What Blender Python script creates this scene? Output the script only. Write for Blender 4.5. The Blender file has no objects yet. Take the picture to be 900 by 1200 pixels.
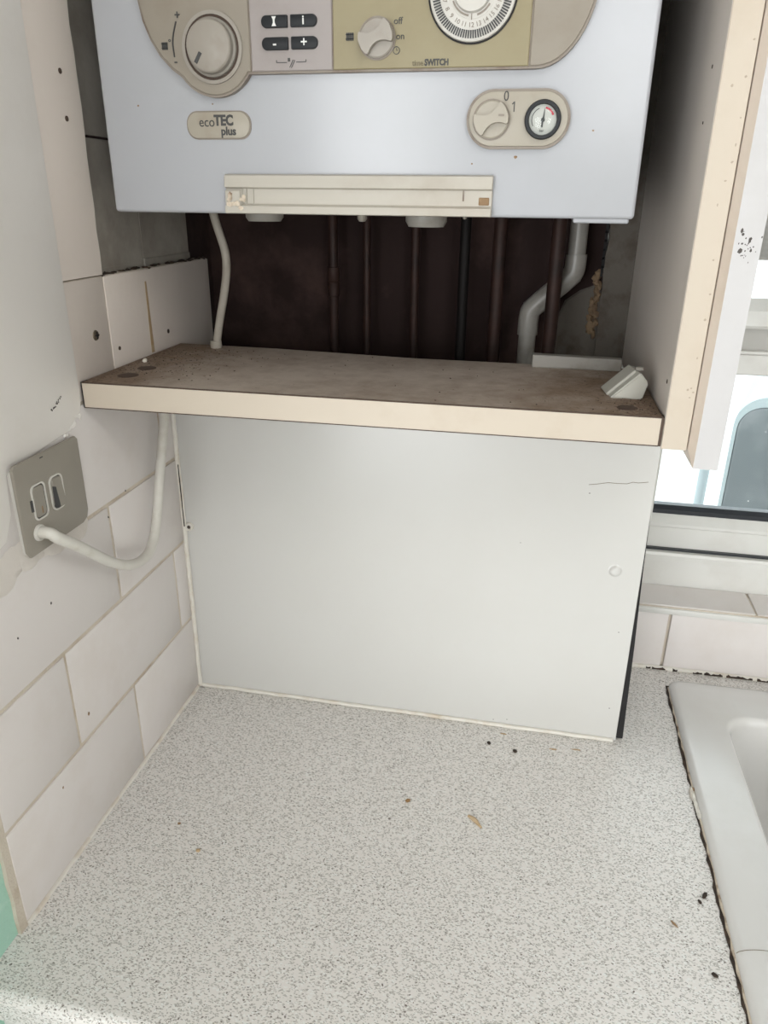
import bpy, bmesh, math, random
from mathutils import Vector, Matrix
random.seed(7)
PI = math.pi
scene = bpy.context.scene
COL = scene.collection

# ------------------------------------------------------------------ camera
YAW, PITCH, ROLL, FPX = -0.19542, -0.39948, 0.0110, 869.84      # solved from the photo's vanishing points
CAM = Vector((0.4033, -0.7707, 0.61))
fwd = Vector((math.sin(YAW) * math.cos(PITCH), math.cos(YAW) * math.cos(PITCH), math.sin(PITCH)))
r0 = Vector((math.cos(YAW), -math.sin(YAW), 0)); u0 = r0.cross(fwd)
cR = math.cos(ROLL) * r0 + math.sin(ROLL) * u0
cU = -math.sin(ROLL) * r0 + math.cos(ROLL) * u0
cam = bpy.data.cameras.new('camera'); cam_ob = bpy.data.objects.new('camera', cam); COL.objects.link(cam_ob)
cam_ob.matrix_world = Matrix(((cR.x, cU.x, -fwd.x, CAM.x), (cR.y, cU.y, -fwd.y, CAM.y), (cR.z, cU.z, -fwd.z, CAM.z), (0, 0, 0, 1)))
cam.sensor_fit = 'VERTICAL'; cam.sensor_height = 24; cam.lens = FPX * 24 / 1200; cam.clip_start = 0.02
scene.camera = cam_ob

def at(px, py, ax, val):
    """point of the photo (900x1200 frame) on the plane axis = val"""
    d = cR * ((px - 450) / FPX) - cU * ((py - 600) / FPX) + fwd
    return CAM + d * ((val - CAM[ax]) / d[ax])

# ------------------------------------------------------------------ world, lights, exposure
w = bpy.data.worlds.new('sky'); scene.world = w; w.use_nodes = True
w.node_tree.nodes['Background'].inputs[0].default_value = (0.92, 0.97, 1.0, 1)
w.node_tree.nodes['Background'].inputs[1].default_value = 5.0
scene.view_settings.view_transform = 'Standard'; scene.view_settings.look = 'None'
scene.view_settings.exposure = -0.28; scene.view_settings.gamma = 1; scene.view_settings.use_curve_mapping = False

def area(name, loc, to, sx, sy, power, color):
    l = bpy.data.lights.new(name, 'AREA'); l.shape = 'RECTANGLE'; l.size = sx; l.size_y = sy; l.energy = power; l.color = color
    o = bpy.data.objects.new(name, l); COL.objects.link(o); o.location = loc
    o.rotation_euler = (Vector(to) - Vector(loc)).to_track_quat('-Z', 'Y').to_euler()
    return o
area('daylight_glazed_door', (-0.55, -3.32, 0.30), (0.30, 0.0, 0.30), 1.3, 1.9, 35, (1.0, 0.988, 0.968))
area('fill_rear_right', (1.65, -3.30, 0.65), (0.3, 0, 0.2), 0.9, 1.0, 19, (1.0, 0.988, 0.972))  # added fill from the rear right, lifts the left wall
area('daylight_sink_window', (1.18, 0.36, 0.92), (1.1, -1.2, -0.1), 1.1, 0.5, 5.5, (0.96, 0.985, 1.0))
area('fill_overhead', (0.95, -1.25, 1.46), (0.95, -1.25, 0), 0.6, 0.6, 8, (1.0, 0.98, 0.95))  # added overhead fill to brighten the worktop and left wall

# ------------------------------------------------------------------ materials
def mat(name, col, rough=0.5, metal=0.0, spec=0.5, dirt=None, dirt_scale=8, dirt_lo=0.5, dirt_hi=0.7, bump=0.0, bump_scale=60,
        detail=6, coat=0.0, stretch=None, spots=None, spot_scale=120, spot_t=0.12):
    m = bpy.data.materials.new(name); m.use_nodes = True
    nt = m.node_tree; b = nt.nodes['Principled BSDF']
    b.inputs['Base Color'].default_value = (*col, 1); b.inputs['Roughness'].default_value = rough
    b.inputs['Metallic'].default_value = metal; b.inputs['Specular IOR Level'].default_value = spec
    b.inputs['Coat Weight'].default_value = coat
    tc = nt.nodes.new('ShaderNodeTexCoord'); vec = tc.outputs['Object']
    if stretch:
        mp = nt.nodes.new('ShaderNodeMapping'); mp.inputs['Scale'].default_value = stretch
        nt.links.new(vec, mp.inputs['Vector']); vec = mp.outputs['Vector']
    src = None
    if dirt:
        n = nt.nodes.new('ShaderNodeTexNoise'); n.inputs['Scale'].default_value = dirt_scale; n.inputs['Detail'].default_value = detail
        n.inputs['Roughness'].default_value = 0.62
        nt.links.new(vec, n.inputs['Vector'])
        rp = nt.nodes.new('ShaderNodeMapRange'); rp.inputs['From Min'].default_value = dirt_lo; rp.inputs['From Max'].default_value = dirt_hi
        nt.links.new(n.outputs['Fac'], rp.inputs['Value'])
        mx = nt.nodes.new('ShaderNodeMix'); mx.data_type = 'RGBA'
        mx.inputs[6].default_value = (*col, 1); mx.inputs[7].default_value = (*dirt, 1)
        nt.links.new(rp.outputs['Result'], mx.inputs[0]); src = mx.outputs[2]
    if spots:
        v = nt.nodes.new('ShaderNodeTexVoronoi'); v.inputs['Scale'].default_value = spot_scale
        nt.links.new(vec, v.inputs['Vector'])
        lt = nt.nodes.new('ShaderNodeMath'); lt.operation = 'LESS_THAN'; lt.inputs[1].default_value = spot_t
        nt.links.new(v.outputs['Distance'], lt.inputs[0])
        mx = nt.nodes.new('ShaderNodeMix'); mx.data_type = 'RGBA'
        mx.inputs[6].default_value = (*col, 1); mx.inputs[7].default_value = (*spots, 1)
        if src: nt.links.new(src, mx.inputs[6])
        nt.links.new(lt.outputs[0], mx.inputs[0]); src = mx.outputs[2]
    if src: nt.links.new(src, b.inputs['Base Color'])
    if bump:
        n = nt.nodes.new('ShaderNodeTexNoise'); n.inputs['Scale'].default_value = bump_scale; n.inputs['Detail'].default_value = 4
        nt.links.new(vec, n.inputs['Vector'])
        bp = nt.nodes.new('ShaderNodeBump'); bp.inputs['Strength'].default_value = bump; bp.inputs['Distance'].default_value = 0.002
        nt.links.new(n.outputs['Fac'], bp.inputs['Height']); nt.links.new(bp.outputs['Normal'], b.inputs['Normal'])
    return m

M = {}
M['tile'] = mat('glazed white tile', (0.71, 0.67, 0.65), 0.22, dirt=(0.64, 0.585, 0.545), dirt_scale=9, dirt_lo=0.5, dirt_hi=0.85, bump=0.12, bump_scale=22)
M['grout'] = mat('stained grout', (0.60, 0.535, 0.45), 0.9, dirt=(0.40, 0.31, 0.22), dirt_scale=14, bump=0.5, bump_scale=300)
M['plaster'] = mat('painted plaster', (0.83, 0.80, 0.765), 0.7, dirt=(0.77, 0.735, 0.695), dirt_scale=5, bump=0.25, bump_scale=30)
M['cream_plaster'] = mat('cream painted strip', (0.76, 0.685, 0.625), 0.6, dirt=(0.66, 0.58, 0.51), dirt_scale=9, dirt_lo=0.52, dirt_hi=0.9, bump=0.2, bump_scale=40)
M['smear'] = mat('filler smear', (0.69, 0.645, 0.60), 0.85, bump=0.4, bump_scale=90)
M['old_tile'] = mat('dusty grey tile', (0.42, 0.39, 0.345), 0.6, dirt=(0.22, 0.19, 0.155), dirt_scale=12, dirt_lo=0.4, dirt_hi=0.75, bump=0.3, bump_scale=80)
M['mint'] = mat('mint wall paint', (0.38, 0.62, 0.51), 0.75, dirt=(0.58, 0.74, 0.66), dirt_scale=20, bump=0.7, bump_scale=90)
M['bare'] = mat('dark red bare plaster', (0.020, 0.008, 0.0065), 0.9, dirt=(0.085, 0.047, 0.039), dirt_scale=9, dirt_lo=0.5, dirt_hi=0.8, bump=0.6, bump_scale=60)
M['render'] = mat('grey render', (0.13, 0.115, 0.098), 0.95, dirt=(0.075, 0.058, 0.046), dirt_scale=25, bump=0.8, bump_scale=70)
M['foam'] = mat('tan filler', (0.22, 0.15, 0.09), 0.95, dirt=(0.13, 0.085, 0.055), dirt_scale=90, bump=1.0, bump_scale=120)
M['wall'] = mat('white wall paint', (0.74, 0.73, 0.70), 0.8, bump=0.1)
M['floor'] = mat('grey vinyl floor', (0.42, 0.40, 0.37), 0.5, dirt=(0.35, 0.33, 0.30), dirt_scale=6)
M['panel'] = mat('white board', (0.61, 0.605, 0.585), 0.22, dirt=(0.59, 0.58, 0.555), dirt_scale=4, dirt_lo=0.45, dirt_hi=0.8, bump=0.03, bump_scale=12)
M['seal'] = mat('white silicone', (0.74, 0.71, 0.65), 0.5, dirt=(0.62, 0.54, 0.44), dirt_scale=30, bump=0.3, bump_scale=150)
M['seal_dirty'] = mat('yellowed silicone', (0.66, 0.57, 0.46), 0.6, dirt=(0.20, 0.11, 0.06), dirt_scale=70, dirt_lo=0.52, dirt_hi=0.72, bump=0.6, bump_scale=150)
M['grime'] = mat('dark grime', (0.035, 0.024, 0.018), 0.85, dirt=(0.10, 0.06, 0.04), dirt_scale=90)
M['black'] = mat('flat black', (0.012, 0.011, 0.012), 0.8)
M['shelf'] = mat('dirty shelf laminate', (0.48, 0.415, 0.355), 0.6, dirt=(0.30, 0.225, 0.165), dirt_scale=11, dirt_lo=0.42, dirt_hi=0.8, detail=10, spots=(0.12, 0.08, 0.055), spot_scale=70, spot_t=0.05)
M['cream'] = mat('cream edging', (0.56, 0.49, 0.405), 0.45, dirt=(0.50, 0.42, 0.33), dirt_scale=14, dirt_lo=0.55, dirt_hi=0.85)
M['carcass'] = mat('off white carcass board', (0.75, 0.69, 0.635), 0.5, dirt=(0.69, 0.62, 0.56), dirt_scale=6)
M['bevel'] = mat('pinkish foil', (0.70, 0.61, 0.53), 0.45, dirt=(0.62, 0.52, 0.43), dirt_scale=10)
M['foil'] = mat('white foil', (0.555, 0.545, 0.55), 0.45, dirt=(0.51, 0.50, 0.50), dirt_scale=8)
M['mould'] = mat('mould spot', (0.09, 0.08, 0.075), 0.9)
M['mould_pale'] = mat('pale mould spot', (0.42, 0.35, 0.28), 0.9)
M['enamel'] = mat('boiler white enamel', (0.435, 0.445, 0.475), 0.25, dirt=(0.41, 0.42, 0.44), dirt_scale=7, dirt_lo=0.5, dirt_hi=0.8, bump=0.02, bump_scale=20)
M['boiler_dark'] = mat('boiler chassis', (0.10, 0.10, 0.10), 0.6)
M['fascia'] = mat('warm grey plastic', (0.275, 0.242, 0.197), 0.42, dirt=(0.225, 0.185, 0.143), dirt_scale=18, dirt_lo=0.5, dirt_hi=0.85)
M['fascia_pink'] = mat('pinkish grey plastic', (0.325, 0.29, 0.28), 0.42, dirt=(0.285, 0.25, 0.235), dirt_scale=18)
M['fascia_olive'] = mat('yellowed plastic', (0.275, 0.235, 0.135), 0.42, dirt=(0.235, 0.19, 0.10), dirt_scale=14, dirt_lo=0.5, dirt_hi=0.8)
M['fascia_rim'] = mat('brown grey plastic rim', (0.25, 0.215, 0.18), 0.5, dirt=(0.16, 0.11, 0.08), dirt_scale=40)
M['knob'] = mat('grey knob plastic', (0.33, 0.30, 0.262), 0.4, dirt=(0.275, 0.24, 0.20), dirt_scale=25)
M['knob_shade'] = mat('shaded knob plastic', (0.27, 0.25, 0.22), 0.5)  # darker copy of the knob colour, shade painted on its side
M['badge'] = mat('badge plastic', (0.38, 0.345, 0.285), 0.4, dirt=(0.32, 0.275, 0.215), dirt_scale=25)
M['ink'] = mat('dark grey print', (0.055, 0.055, 0.055), 0.6)
M['ink_faint'] = mat('faded print', (0.17, 0.14, 0.085), 0.6)
M['ink_white'] = mat('white print', (0.75, 0.75, 0.73), 0.6)
M['button'] = mat('charcoal rubber button', (0.016, 0.018, 0.021), 0.5, spec=0.3)
M['dial_white'] = mat('dial white', (0.56, 0.54, 0.50), 0.4)
M['red'] = mat('red gauge mark', (0.60, 0.03, 0.06), 0.5)
M['lip'] = mat('aged white plastic', (0.475, 0.445, 0.39), 0.45, dirt=(0.385, 0.335, 0.275), dirt_scale=16, dirt_lo=0.5, dirt_hi=0.85)
M['rust'] = mat('brown stain', (0.26, 0.165, 0.09), 0.8, dirt=(0.35, 0.25, 0.15), dirt_scale=120)
M['pale_stain'] = mat('tan stain', (0.44, 0.31, 0.175), 0.85, dirt=(0.58, 0.46, 0.32), dirt_scale=80)
M['copper'] = mat('tarnished copper', (0.040, 0.019, 0.0145), 0.55, metal=0.2, spec=0.3, dirt=(0.013, 0.009, 0.008), dirt_scale=22, dirt_lo=0.4, dirt_hi=0.7)
M['black_pipe'] = mat('blackened pipe', (0.008, 0.0065, 0.006), 0.6, spec=0.2)
M['waste'] = mat('white waste pipe', (0.29, 0.275, 0.25), 0.35, dirt=(0.19, 0.17, 0.145), dirt_scale=20)
M['cable'] = mat('white flex', (0.66, 0.64, 0.59), 0.5, dirt=(0.55, 0.52, 0.46), dirt_scale=30)
M['darker_flex'] = mat('darker flex', (0.42, 0.385, 0.33), 0.6, dirt=(0.34, 0.30, 0.25), dirt_scale=30)  # darker copy of the flex colour for the upper cord
M['film'] = mat('brown dirt film', (0.17, 0.115, 0.08), 0.85)
M['nickel'] = mat('satin nickel plate', (0.30, 0.275, 0.235), 0.42, metal=0.2, dirt=(0.29, 0.265, 0.225), dirt_scale=30)
M['rim_white'] = mat('off white insert rim', (0.62, 0.60, 0.56), 0.4)
M['brass'] = mat('dull screw metal', (0.25, 0.21, 0.16), 0.45, metal=0.8)
M['plug'] = mat('brown hole plug', (0.075, 0.048, 0.035), 0.75)
M['upvc'] = mat('white upvc', (0.68, 0.675, 0.645), 0.3, dirt=(0.60, 0.585, 0.55), dirt_scale=8)
M['gasket'] = mat('black rubber gasket', (0.02, 0.023, 0.028), 0.35)
M['ceramic'] = mat('white sink', (0.68, 0.67, 0.655), 0.2, dirt=(0.63, 0.615, 0.59), dirt_scale=10, dirt_lo=0.5, dirt_hi=0.8)
M['bracket'] = mat('pale grey green plastic', (0.47, 0.46, 0.41), 0.45)
M['teal'] = mat('teal painted door', (0.16, 0.36, 0.32), 0.5)
M['base'] = mat('white base unit', (0.72, 0.70, 0.67), 0.5)
M['bin'] = mat('dark grey bin plastic', (0.10, 0.112, 0.118), 0.6, dirt=(0.145, 0.155, 0.16), dirt_scale=9, bump=0.1)
M['bin_rim'] = mat('faded grey bin rim', (0.30, 0.34, 0.35), 0.6)
M['outwall'] = mat('white outdoor render', (0.80, 0.82, 0.82), 0.9, bump=0.3)
M['paving'] = mat('pale paving', (0.55, 0.55, 0.53), 0.9, dirt=(0.46, 0.46, 0.44), dirt_scale=3)
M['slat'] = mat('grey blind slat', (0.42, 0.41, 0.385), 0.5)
M['bead'] = mat('crumb', (0.30, 0.18, 0.08), 0.9)

def glass_mat():
    m = bpy.data.materials.new('window glass'); m.use_nodes = True; nt = m.node_tree
    nt.nodes.clear()
    o = nt.nodes.new('ShaderNodeOutputMaterial'); mx = nt.nodes.new('ShaderNodeMixShader')
    t = nt.nodes.new('ShaderNodeBsdfTransparent'); g = nt.nodes.new('ShaderNodeBsdfGlossy'); g.inputs['Roughness'].default_value = 0.12
    t.inputs[0].default_value = (0.95, 0.98, 0.98, 1)
    fr = nt.nodes.new('ShaderNodeFresnel'); fr.inputs[0].default_value = 1.4
    nt.links.new(fr.outputs[0], mx.inputs[0]); nt.links.new(t.outputs[0], mx.inputs[1]); nt.links.new(g.outputs[0], mx.inputs[2])
    nt.links.new(mx.outputs[0], o.inputs[0]); return m
M['glass'] = glass_mat()

def laminate():
    """white speckled worktop laminate: small grey flakes of two sizes in an off-white ground"""
    m = bpy.data.materials.new('speckled laminate'); m.use_nodes = True; nt = m.node_tree; b = nt.nodes['Principled BSDF']
    L = nt.links.new; b.inputs['Roughness'].default_value = 0.33
    tc = nt.nodes.new('ShaderNodeTexCoord')
    nz = nt.nodes.new('ShaderNodeTexNoise'); nz.inputs['Scale'].default_value = 7; nz.inputs['Detail'].default_value = 5
    L(tc.outputs['Object'], nz.inputs['Vector'])
    base = nt.nodes.new('ShaderNodeMix'); base.data_type = 'RGBA'
    base.inputs[6].default_value = (0.785, 0.76, 0.735, 1); base.inputs[7].default_value = (0.735, 0.705, 0.675, 1)
    L(nz.outputs['Fac'], base.inputs[0]); src = base.outputs[2]
    # warp so flakes are irregular
    wn = nt.nodes.new('ShaderNodeTexNoise'); wn.inputs['Scale'].default_value = 260; wn.inputs['Detail'].default_value = 1
    L(tc.outputs['Object'], wn.inputs['Vector'])
    wa = nt.nodes.new('ShaderNodeVectorMath'); wa.operation = 'SCALE'; wa.inputs['Scale'].default_value = 0.0035
    L(wn.outputs['Color'], wa.inputs[0])
    ad = nt.nodes.new('ShaderNodeVectorMath'); ad.operation = 'ADD'
    L(tc.outputs['Object'], ad.inputs[0]); L(wa.outputs[0], ad.inputs[1])
    for rot, sc, sx, thr, dist, col in ((0.5, 660, 0.5, 0.46, 0.44, (0.50, 0.485, 0.455)), (2.1, 700, 0.5, 0.60, 0.44, (0.42, 0.40, 0.37)),
                                        (1.2, 600, 0.6, 0.70, 0.45, (0.80, 0.80, 0.78)), (0.0, 620, 0.6, 0.90, 0.36, (0.18, 0.16, 0.14))):
        mp = nt.nodes.new('ShaderNodeMapping'); mp.inputs['Rotation'].default_value = (0, 0, rot); mp.inputs['Scale'].default_value = (sx, 1, 1)
        L(ad.outputs[0], mp.inputs['Vector'])
        v = nt.nodes.new('ShaderNodeTexVoronoi'); v.inputs['Scale'].default_value = sc; L(mp.outputs[0], v.inputs['Vector'])
        g = nt.nodes.new('ShaderNodeSeparateColor'); L(v.outputs['Color'], g.inputs[0])
        a = nt.nodes.new('ShaderNodeMath'); a.operation = 'GREATER_THAN'; a.inputs[1].default_value = thr; L(g.outputs[0], a.inputs[0])
        d = nt.nodes.new('ShaderNodeMath'); d.operation = 'LESS_THAN'; d.inputs[1].default_value = dist; L(v.outputs['Distance'], d.inputs[0])
        mu = nt.nodes.new('ShaderNodeMath'); mu.operation = 'MULTIPLY'; L(a.outputs[0], mu.inputs[0]); L(d.outputs[0], mu.inputs[1])
        mx = nt.nodes.new('ShaderNodeMix'); mx.data_type = 'RGBA'; mx.inputs[7].default_value = (*col, 1)
        L(src, mx.inputs[6]); L(mu.outputs[0], mx.inputs[0]); src = mx.outputs[2]
    L(src, b.inputs['Base Color'])
    return m
M['laminate'] = laminate()

def shelf_mat():
    """faded shelf laminate, brown dirt gathering towards its two ends"""
    m = bpy.data.materials.new('dirty shelf laminate'); m.use_nodes = True; nt = m.node_tree; b = nt.nodes['Principled BSDF']; L = nt.links.new
    b.inputs['Roughness'].default_value = 0.62
    tc = nt.nodes.new('ShaderNodeTexCoord'); sp = nt.nodes.new('ShaderNodeSeparateXYZ'); L(tc.outputs['Object'], sp.inputs[0])
    ab = nt.nodes.new('ShaderNodeMath'); ab.operation = 'ABSOLUTE'; L(sp.outputs[0], ab.inputs[0])
    mr = nt.nodes.new('ShaderNodeMapRange'); mr.inputs['From Min'].default_value = 0.13; mr.inputs['From Max'].default_value = 0.262; L(ab.outputs[0], mr.inputs['Value'])
    mr.inputs['To Max'].default_value = 0.34
    src = None; nz = []
    for sc, de in ((9, 10), (55, 8), (320, 3)):
        n = nt.nodes.new('ShaderNodeTexNoise'); n.inputs['Scale'].default_value = sc; n.inputs['Detail'].default_value = de; n.inputs['Roughness'].default_value = 0.65
        L(tc.outputs['Object'], n.inputs['Vector']); nz.append(n)
    def mth(op, a, c):
        q = nt.nodes.new('ShaderNodeMath'); q.operation = op
        for i, v in enumerate((a, c)):
            if isinstance(v, float): q.inputs[i].default_value = v
            else: L(v, q.inputs[i])
        return q.outputs[0]
    f = mth('ADD', mth('MULTIPLY', nz[0].outputs['Fac'], 0.55), mth('MULTIPLY', nz[1].outputs['Fac'], 0.45))
    f = mth('ADD', f, mr.outputs['Result'])
    r1 = nt.nodes.new('ShaderNodeMapRange'); r1.inputs['From Min'].default_value = 0.42; r1.inputs['From Max'].default_value = 0.80; L(f, r1.inputs['Value'])
    mx = nt.nodes.new('ShaderNodeMix'); mx.data_type = 'RGBA'; mx.inputs[6].default_value = (0.50, 0.43, 0.37, 1); mx.inputs[7].default_value = (0.20, 0.135, 0.09, 1); L(r1.outputs['Result'], mx.inputs[0])
    g = mth('ADD', nz[2].outputs['Fac'], mth('MULTIPLY', mr.outputs['Result'], 0.45))
    r2 = nt.nodes.new('ShaderNodeMapRange'); r2.inputs['From Min'].default_value = 0.66; r2.inputs['From Max'].default_value = 0.76; L(g, r2.inputs['Value'])
    m2 = nt.nodes.new('ShaderNodeMix'); m2.data_type = 'RGBA'; m2.inputs[7].default_value = (0.11, 0.07, 0.045, 1); L(mx.outputs[2], m2.inputs[6]); L(r2.outputs['Result'], m2.inputs[0])
    L(m2.outputs[2], b.inputs['Base Color']); return m
M['shelf'] = shelf_mat()

# ------------------------------------------------------------------ object helpers
ROOT = {}
def reg(o, loc): ROOT[o.name] = Vector(loc)
def tag(o, label=None, cat=None, group=None, kind=None):
    if label: o['label'] = label
    if cat: o['category'] = cat
    if group: o['group'] = group
    if kind: o['kind'] = kind
    return o
def thing(name, loc, label, cat, group=None):
    o = bpy.data.objects.new(name, None); o.empty_display_size = 0.02; COL.objects.link(o); o.location = loc; reg(o, loc)
    return tag(o, label, cat, group)
def setting(name, loc=(0, 0, 0), label=None):
    o = bpy.data.objects.new(name, None); o.empty_display_size = 0.02; COL.objects.link(o); o.location = loc; reg(o, loc)
    o['kind'] = 'structure'
    if label: o['label'] = label
    return o
def obj(name, bm, m, parent=None, smooth=False, label=None, loc=None, kind=None):
    """bm is in world coordinates; the mesh is stored relative to the thing's base"""
    base = ROOT[parent.name] if parent else Vector(loc or (0, 0, 0))
    bmesh.ops.recalc_face_normals(bm, faces=bm.faces)
    me = bpy.data.meshes.new(name)
    bmesh.ops.translate(bm, verts=bm.verts, vec=-base)
    bm.to_mesh(me); bm.free()
    if smooth:
        ar = sorted(p.area for p in me.polygons); med = ar[len(ar) // 2]
        for p in me.polygons: p.use_smooth = len(p.vertices) <= 4 and p.area < 25 * med
        me.set_sharp_from_angle(angle=math.radians(38))
    me.materials.append(M[m] if isinstance(m, str) else m)
    o = bpy.data.objects.new(name, me); COL.objects.link(o)
    if parent: o.parent = parent
    else: o.location = base
    reg(o, base)
    if label: o['label'] = label
    if kind: o['kind'] = kind
    return o
def merge(dst, src):
    me = bpy.data.meshes.new('tmp'); src.to_mesh(me); src.free(); dst.from_mesh(me); bpy.data.meshes.remove(me); return dst
def bx(lo, hi, r=0.0, seg=2, bm=None):
    b = bmesh.new()
    bmesh.ops.create_cube(b, size=1)
    for v in b.verts:
        v.co = Vector([lo[i] + (v.co[i] + 0.5) * (hi[i] - lo[i]) for i in range(3)])
    if r: bmesh.ops.bevel(b, geom=b.edges[:], offset=r, segments=seg, affect='EDGES', profile=0.5)
    return merge(bm, b) if bm else b
AXES = {'x': (1, 2, 0), 'y': (0, 2, 1), 'z': (0, 1, 2)}
def prism(pts, axis, d0, d1, r=0.0, seg=2, bm=None, rim='both'):
    """polygon pts in the plane across `axis`, extruded from d0 to d1; r rounds the rims"""
    b = bmesh.new(); i, j, k = AXES[axis]
    def mk(p, d):
        c = [0, 0, 0]; c[i], c[j], c[k] = p[0], p[1], d; return b.verts.new(c)
    A = [mk(p, d0) for p in pts]; B_ = [mk(p, d1) for p in pts]
    fa = b.faces.new(A); fb = b.faces.new(B_[::-1]); n = len(pts)
    for q in range(n): b.faces.new((A[(q + 1) % n], A[q], B_[q], B_[(q + 1) % n]))
    bmesh.ops.recalc_face_normals(b, faces=b.faces)
    if r:
        ed = set()
        if rim in ('both', 'first'): ed |= set(fa.edges)
        if rim in ('both', 'last'): ed |= set(fb.edges)
        bmesh.ops.bevel(b, geom=list(ed), offset=r, segments=seg, affect='EDGES', profile=0.5)
    return merge(bm, b) if bm else b
def tube(pts, rad, n=12, bm=None, caps=True, smooth_iter=0):
    pts = [Vector(p) for p in pts]
    for _ in range(smooth_iter):                                   # Chaikin corner cutting
        q = [pts[0]]
        for a, c in zip(pts, pts[1:]): q += [a * .75 + c * .25, a * .25 + c * .75]
        pts = q + [pts[-1]]
    b = bmesh.new(); rings = []; rads = list(rad) if isinstance(rad, (list, tuple)) else [rad]
    rads = [rads[min(int(q / max(len(pts) - 1, 1) * (len(rads) - 1) + .5), len(rads) - 1)] for q in range(len(pts))]
    t = (pts[1] - pts[0]).normalized(); nrm = t.orthogonal().normalized()
    for q, p in enumerate(pts):
        a = pts[max(q - 1, 0)]; c = pts[min(q + 1, len(pts) - 1)]
        t2 = (c - a).normalized() if (c - a).length > 1e-9 else t
        nrm = (nrm - t2 * nrm.dot(t2)).normalized(); bi = t2.cross(nrm)
        rings.append([b.verts.new(p + (nrm * math.cos(2 * PI * s / n) + bi * math.sin(2 * PI * s / n)) * rads[q]) for s in range(n)])
    for A, B_ in zip(rings, rings[1:]):
        for s in range(n): b.faces.new((A[s], A[(s + 1) % n], B_[(s + 1) % n], B_[s]))
    if caps: b.faces.new(rings[0][::-1]); b.faces.new(rings[-1])
    return merge(bm, b) if bm else b
def lathe(prof, c, axis='y', n=40, bm=None, sign=-1):
    """prof: (radius, height) pairs; height is measured along sign*axis from c"""
    b = bmesh.new(); i, j, k = AXES[axis]; rings = []
    for r, h in prof:
        if r < 1e-7:
            co = [0, 0, 0]; co[i], co[j], co[k] = c[i], c[j], c[k] + sign * h; rings.append([b.verts.new(co)]); continue
        ring = []
        for s in range(n):
            co = [0, 0, 0]; co[i] = c[i] + r * math.cos(2 * PI * s / n); co[j] = c[j] + r * math.sin(2 * PI * s / n); co[k] = c[k] + sign * h
            ring.append(b.verts.new(co))
        rings.append(ring)
    for A, B_ in zip(rings, rings[1:]):
        for s in range(n):
            a0, a1 = A[s % len(A)], A[(s + 1) % len(A)]; b0, b1 = B_[s % len(B_)], B_[(s + 1) % len(B_)]
            vs = []
            for v in (a0, a1, b1, b0):
                if v not in vs: vs.append(v)
            if len(vs) > 2: b.faces.new(vs)
    return merge(bm, b) if bm else b
def rrect(x0, z0, x1, z1, r, n=6):
    out = []
    for cx, cz, a0 in ((x1 - r, z1 - r, 0), (x0 + r, z1 - r, PI / 2), (x0 + r, z0 + r, PI), (x1 - r, z0 + r, 1.5 * PI)):
        for q in range(n + 1):
            a = a0 + PI / 2 * q / n; out.append((cx + r * math.cos(a), cz + r * math.sin(a)))
    return out
def ring_prism(outer, inner, axis, d0, d1, bm=None):
    b = bmesh.new(); i, j, k = AXES[axis]; n = len(outer)
    def mk(p, d):
        c = [0, 0, 0]; c[i], c[j], c[k] = p[0], p[1], d; return b.verts.new(c)
    R = [[mk(p, d) for p in pl] for pl, d in ((outer, d0), (outer, d1), (inner, d1), (inner, d0))]
    for a in range(4):
        A, B_ = R[a], R[(a + 1) % 4]
        for s in range(n): b.faces.new((A[s], A[(s + 1) % n], B_[(s + 1) % n], B_[s]))
    return merge(bm, b) if bm else b
def circ(cx, cz, r, n=32, a0=0, a1=2 * PI):
    full = abs(a1 - a0 - 2 * PI) < 1e-6
    return [(cx + r * math.cos(a0 + (a1 - a0) * q / (n if full else n - 1)), cz + r * math.sin(a0 + (a1 - a0) * q / (n if full else n - 1))) for q in range(n)]
def arc_band(cx, cz, r, wd, a0, a1, y0, y1, n=20, bm=None):
    return prism(circ(cx, cz, r + wd / 2, n, a0, a1) + circ(cx, cz, r - wd / 2, n, a0, a1)[::-1], 'y', y0, y1, bm=bm)
def text(name, body, size, c, m, parent, bold=0.0, squeeze=1.0, rot=0.0, y_out=0.0004, align='CENTER'):
    """lettering lying on a plane that faces -y; c is its centre on that plane"""
    cu = bpy.data.curves.new('txt', 'FONT'); cu.body = body; cu.size = size; cu.align_x = align; cu.align_y = 'CENTER'
    cu.offset = bold; cu.extrude = y_out / 2; cu.resolution_u = 3
    ob = bpy.data.objects.new('txt', cu); COL.objects.link(ob)
    dg = bpy.context.evaluated_depsgraph_get(); me = bpy.data.meshes.new_from_object(ob.evaluated_get(dg))
    bm = bmesh.new(); bm.from_mesh(me); bpy.data.objects.remove(ob); bpy.data.curves.remove(cu); bpy.data.meshes.remove(me)
    mt = Matrix.Translation(Vector(c)) @ Matrix.Rotation(rot, 4, 'Y') @ Matrix.Rotation(PI / 2, 4, 'X') @ Matrix.Diagonal((squeeze, 1, 1, 1))
    bm.transform(mt)
    return obj(name, bm, m, parent) if parent else bm
def lump(c, r, bm=None, sub=1, flat=1.0, jit=0.25):
    b = bmesh.new(); bmesh.ops.create_icosphere(b, subdivisions=sub, radius=1)
    rr = r if isinstance(r, (tuple, list)) else (r, r, r * flat)
    for v in b.verts:
        k = 1 + random.uniform(-jit, jit); v.co = Vector(c) + Vector((v.co.x * rr[0], v.co.y * rr[1], v.co.z * rr[2])) * k
    return merge(bm, b) if bm else b

# key planes (metres; worktop top is z = 0, left tile face is x = 0, boxing panel face is y = 0)
YW = 0.183            # back wall
SF, ST, SB = -0.1704, 0.4533, 0.4297      # shelf front, top, underside
YB = -0.120           # boiler front
TOP = 1.35            # top of cupboards
ROOM = dict(x1=2.6, y0=-3.4, z0=-0.91, z1=1.49)

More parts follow.
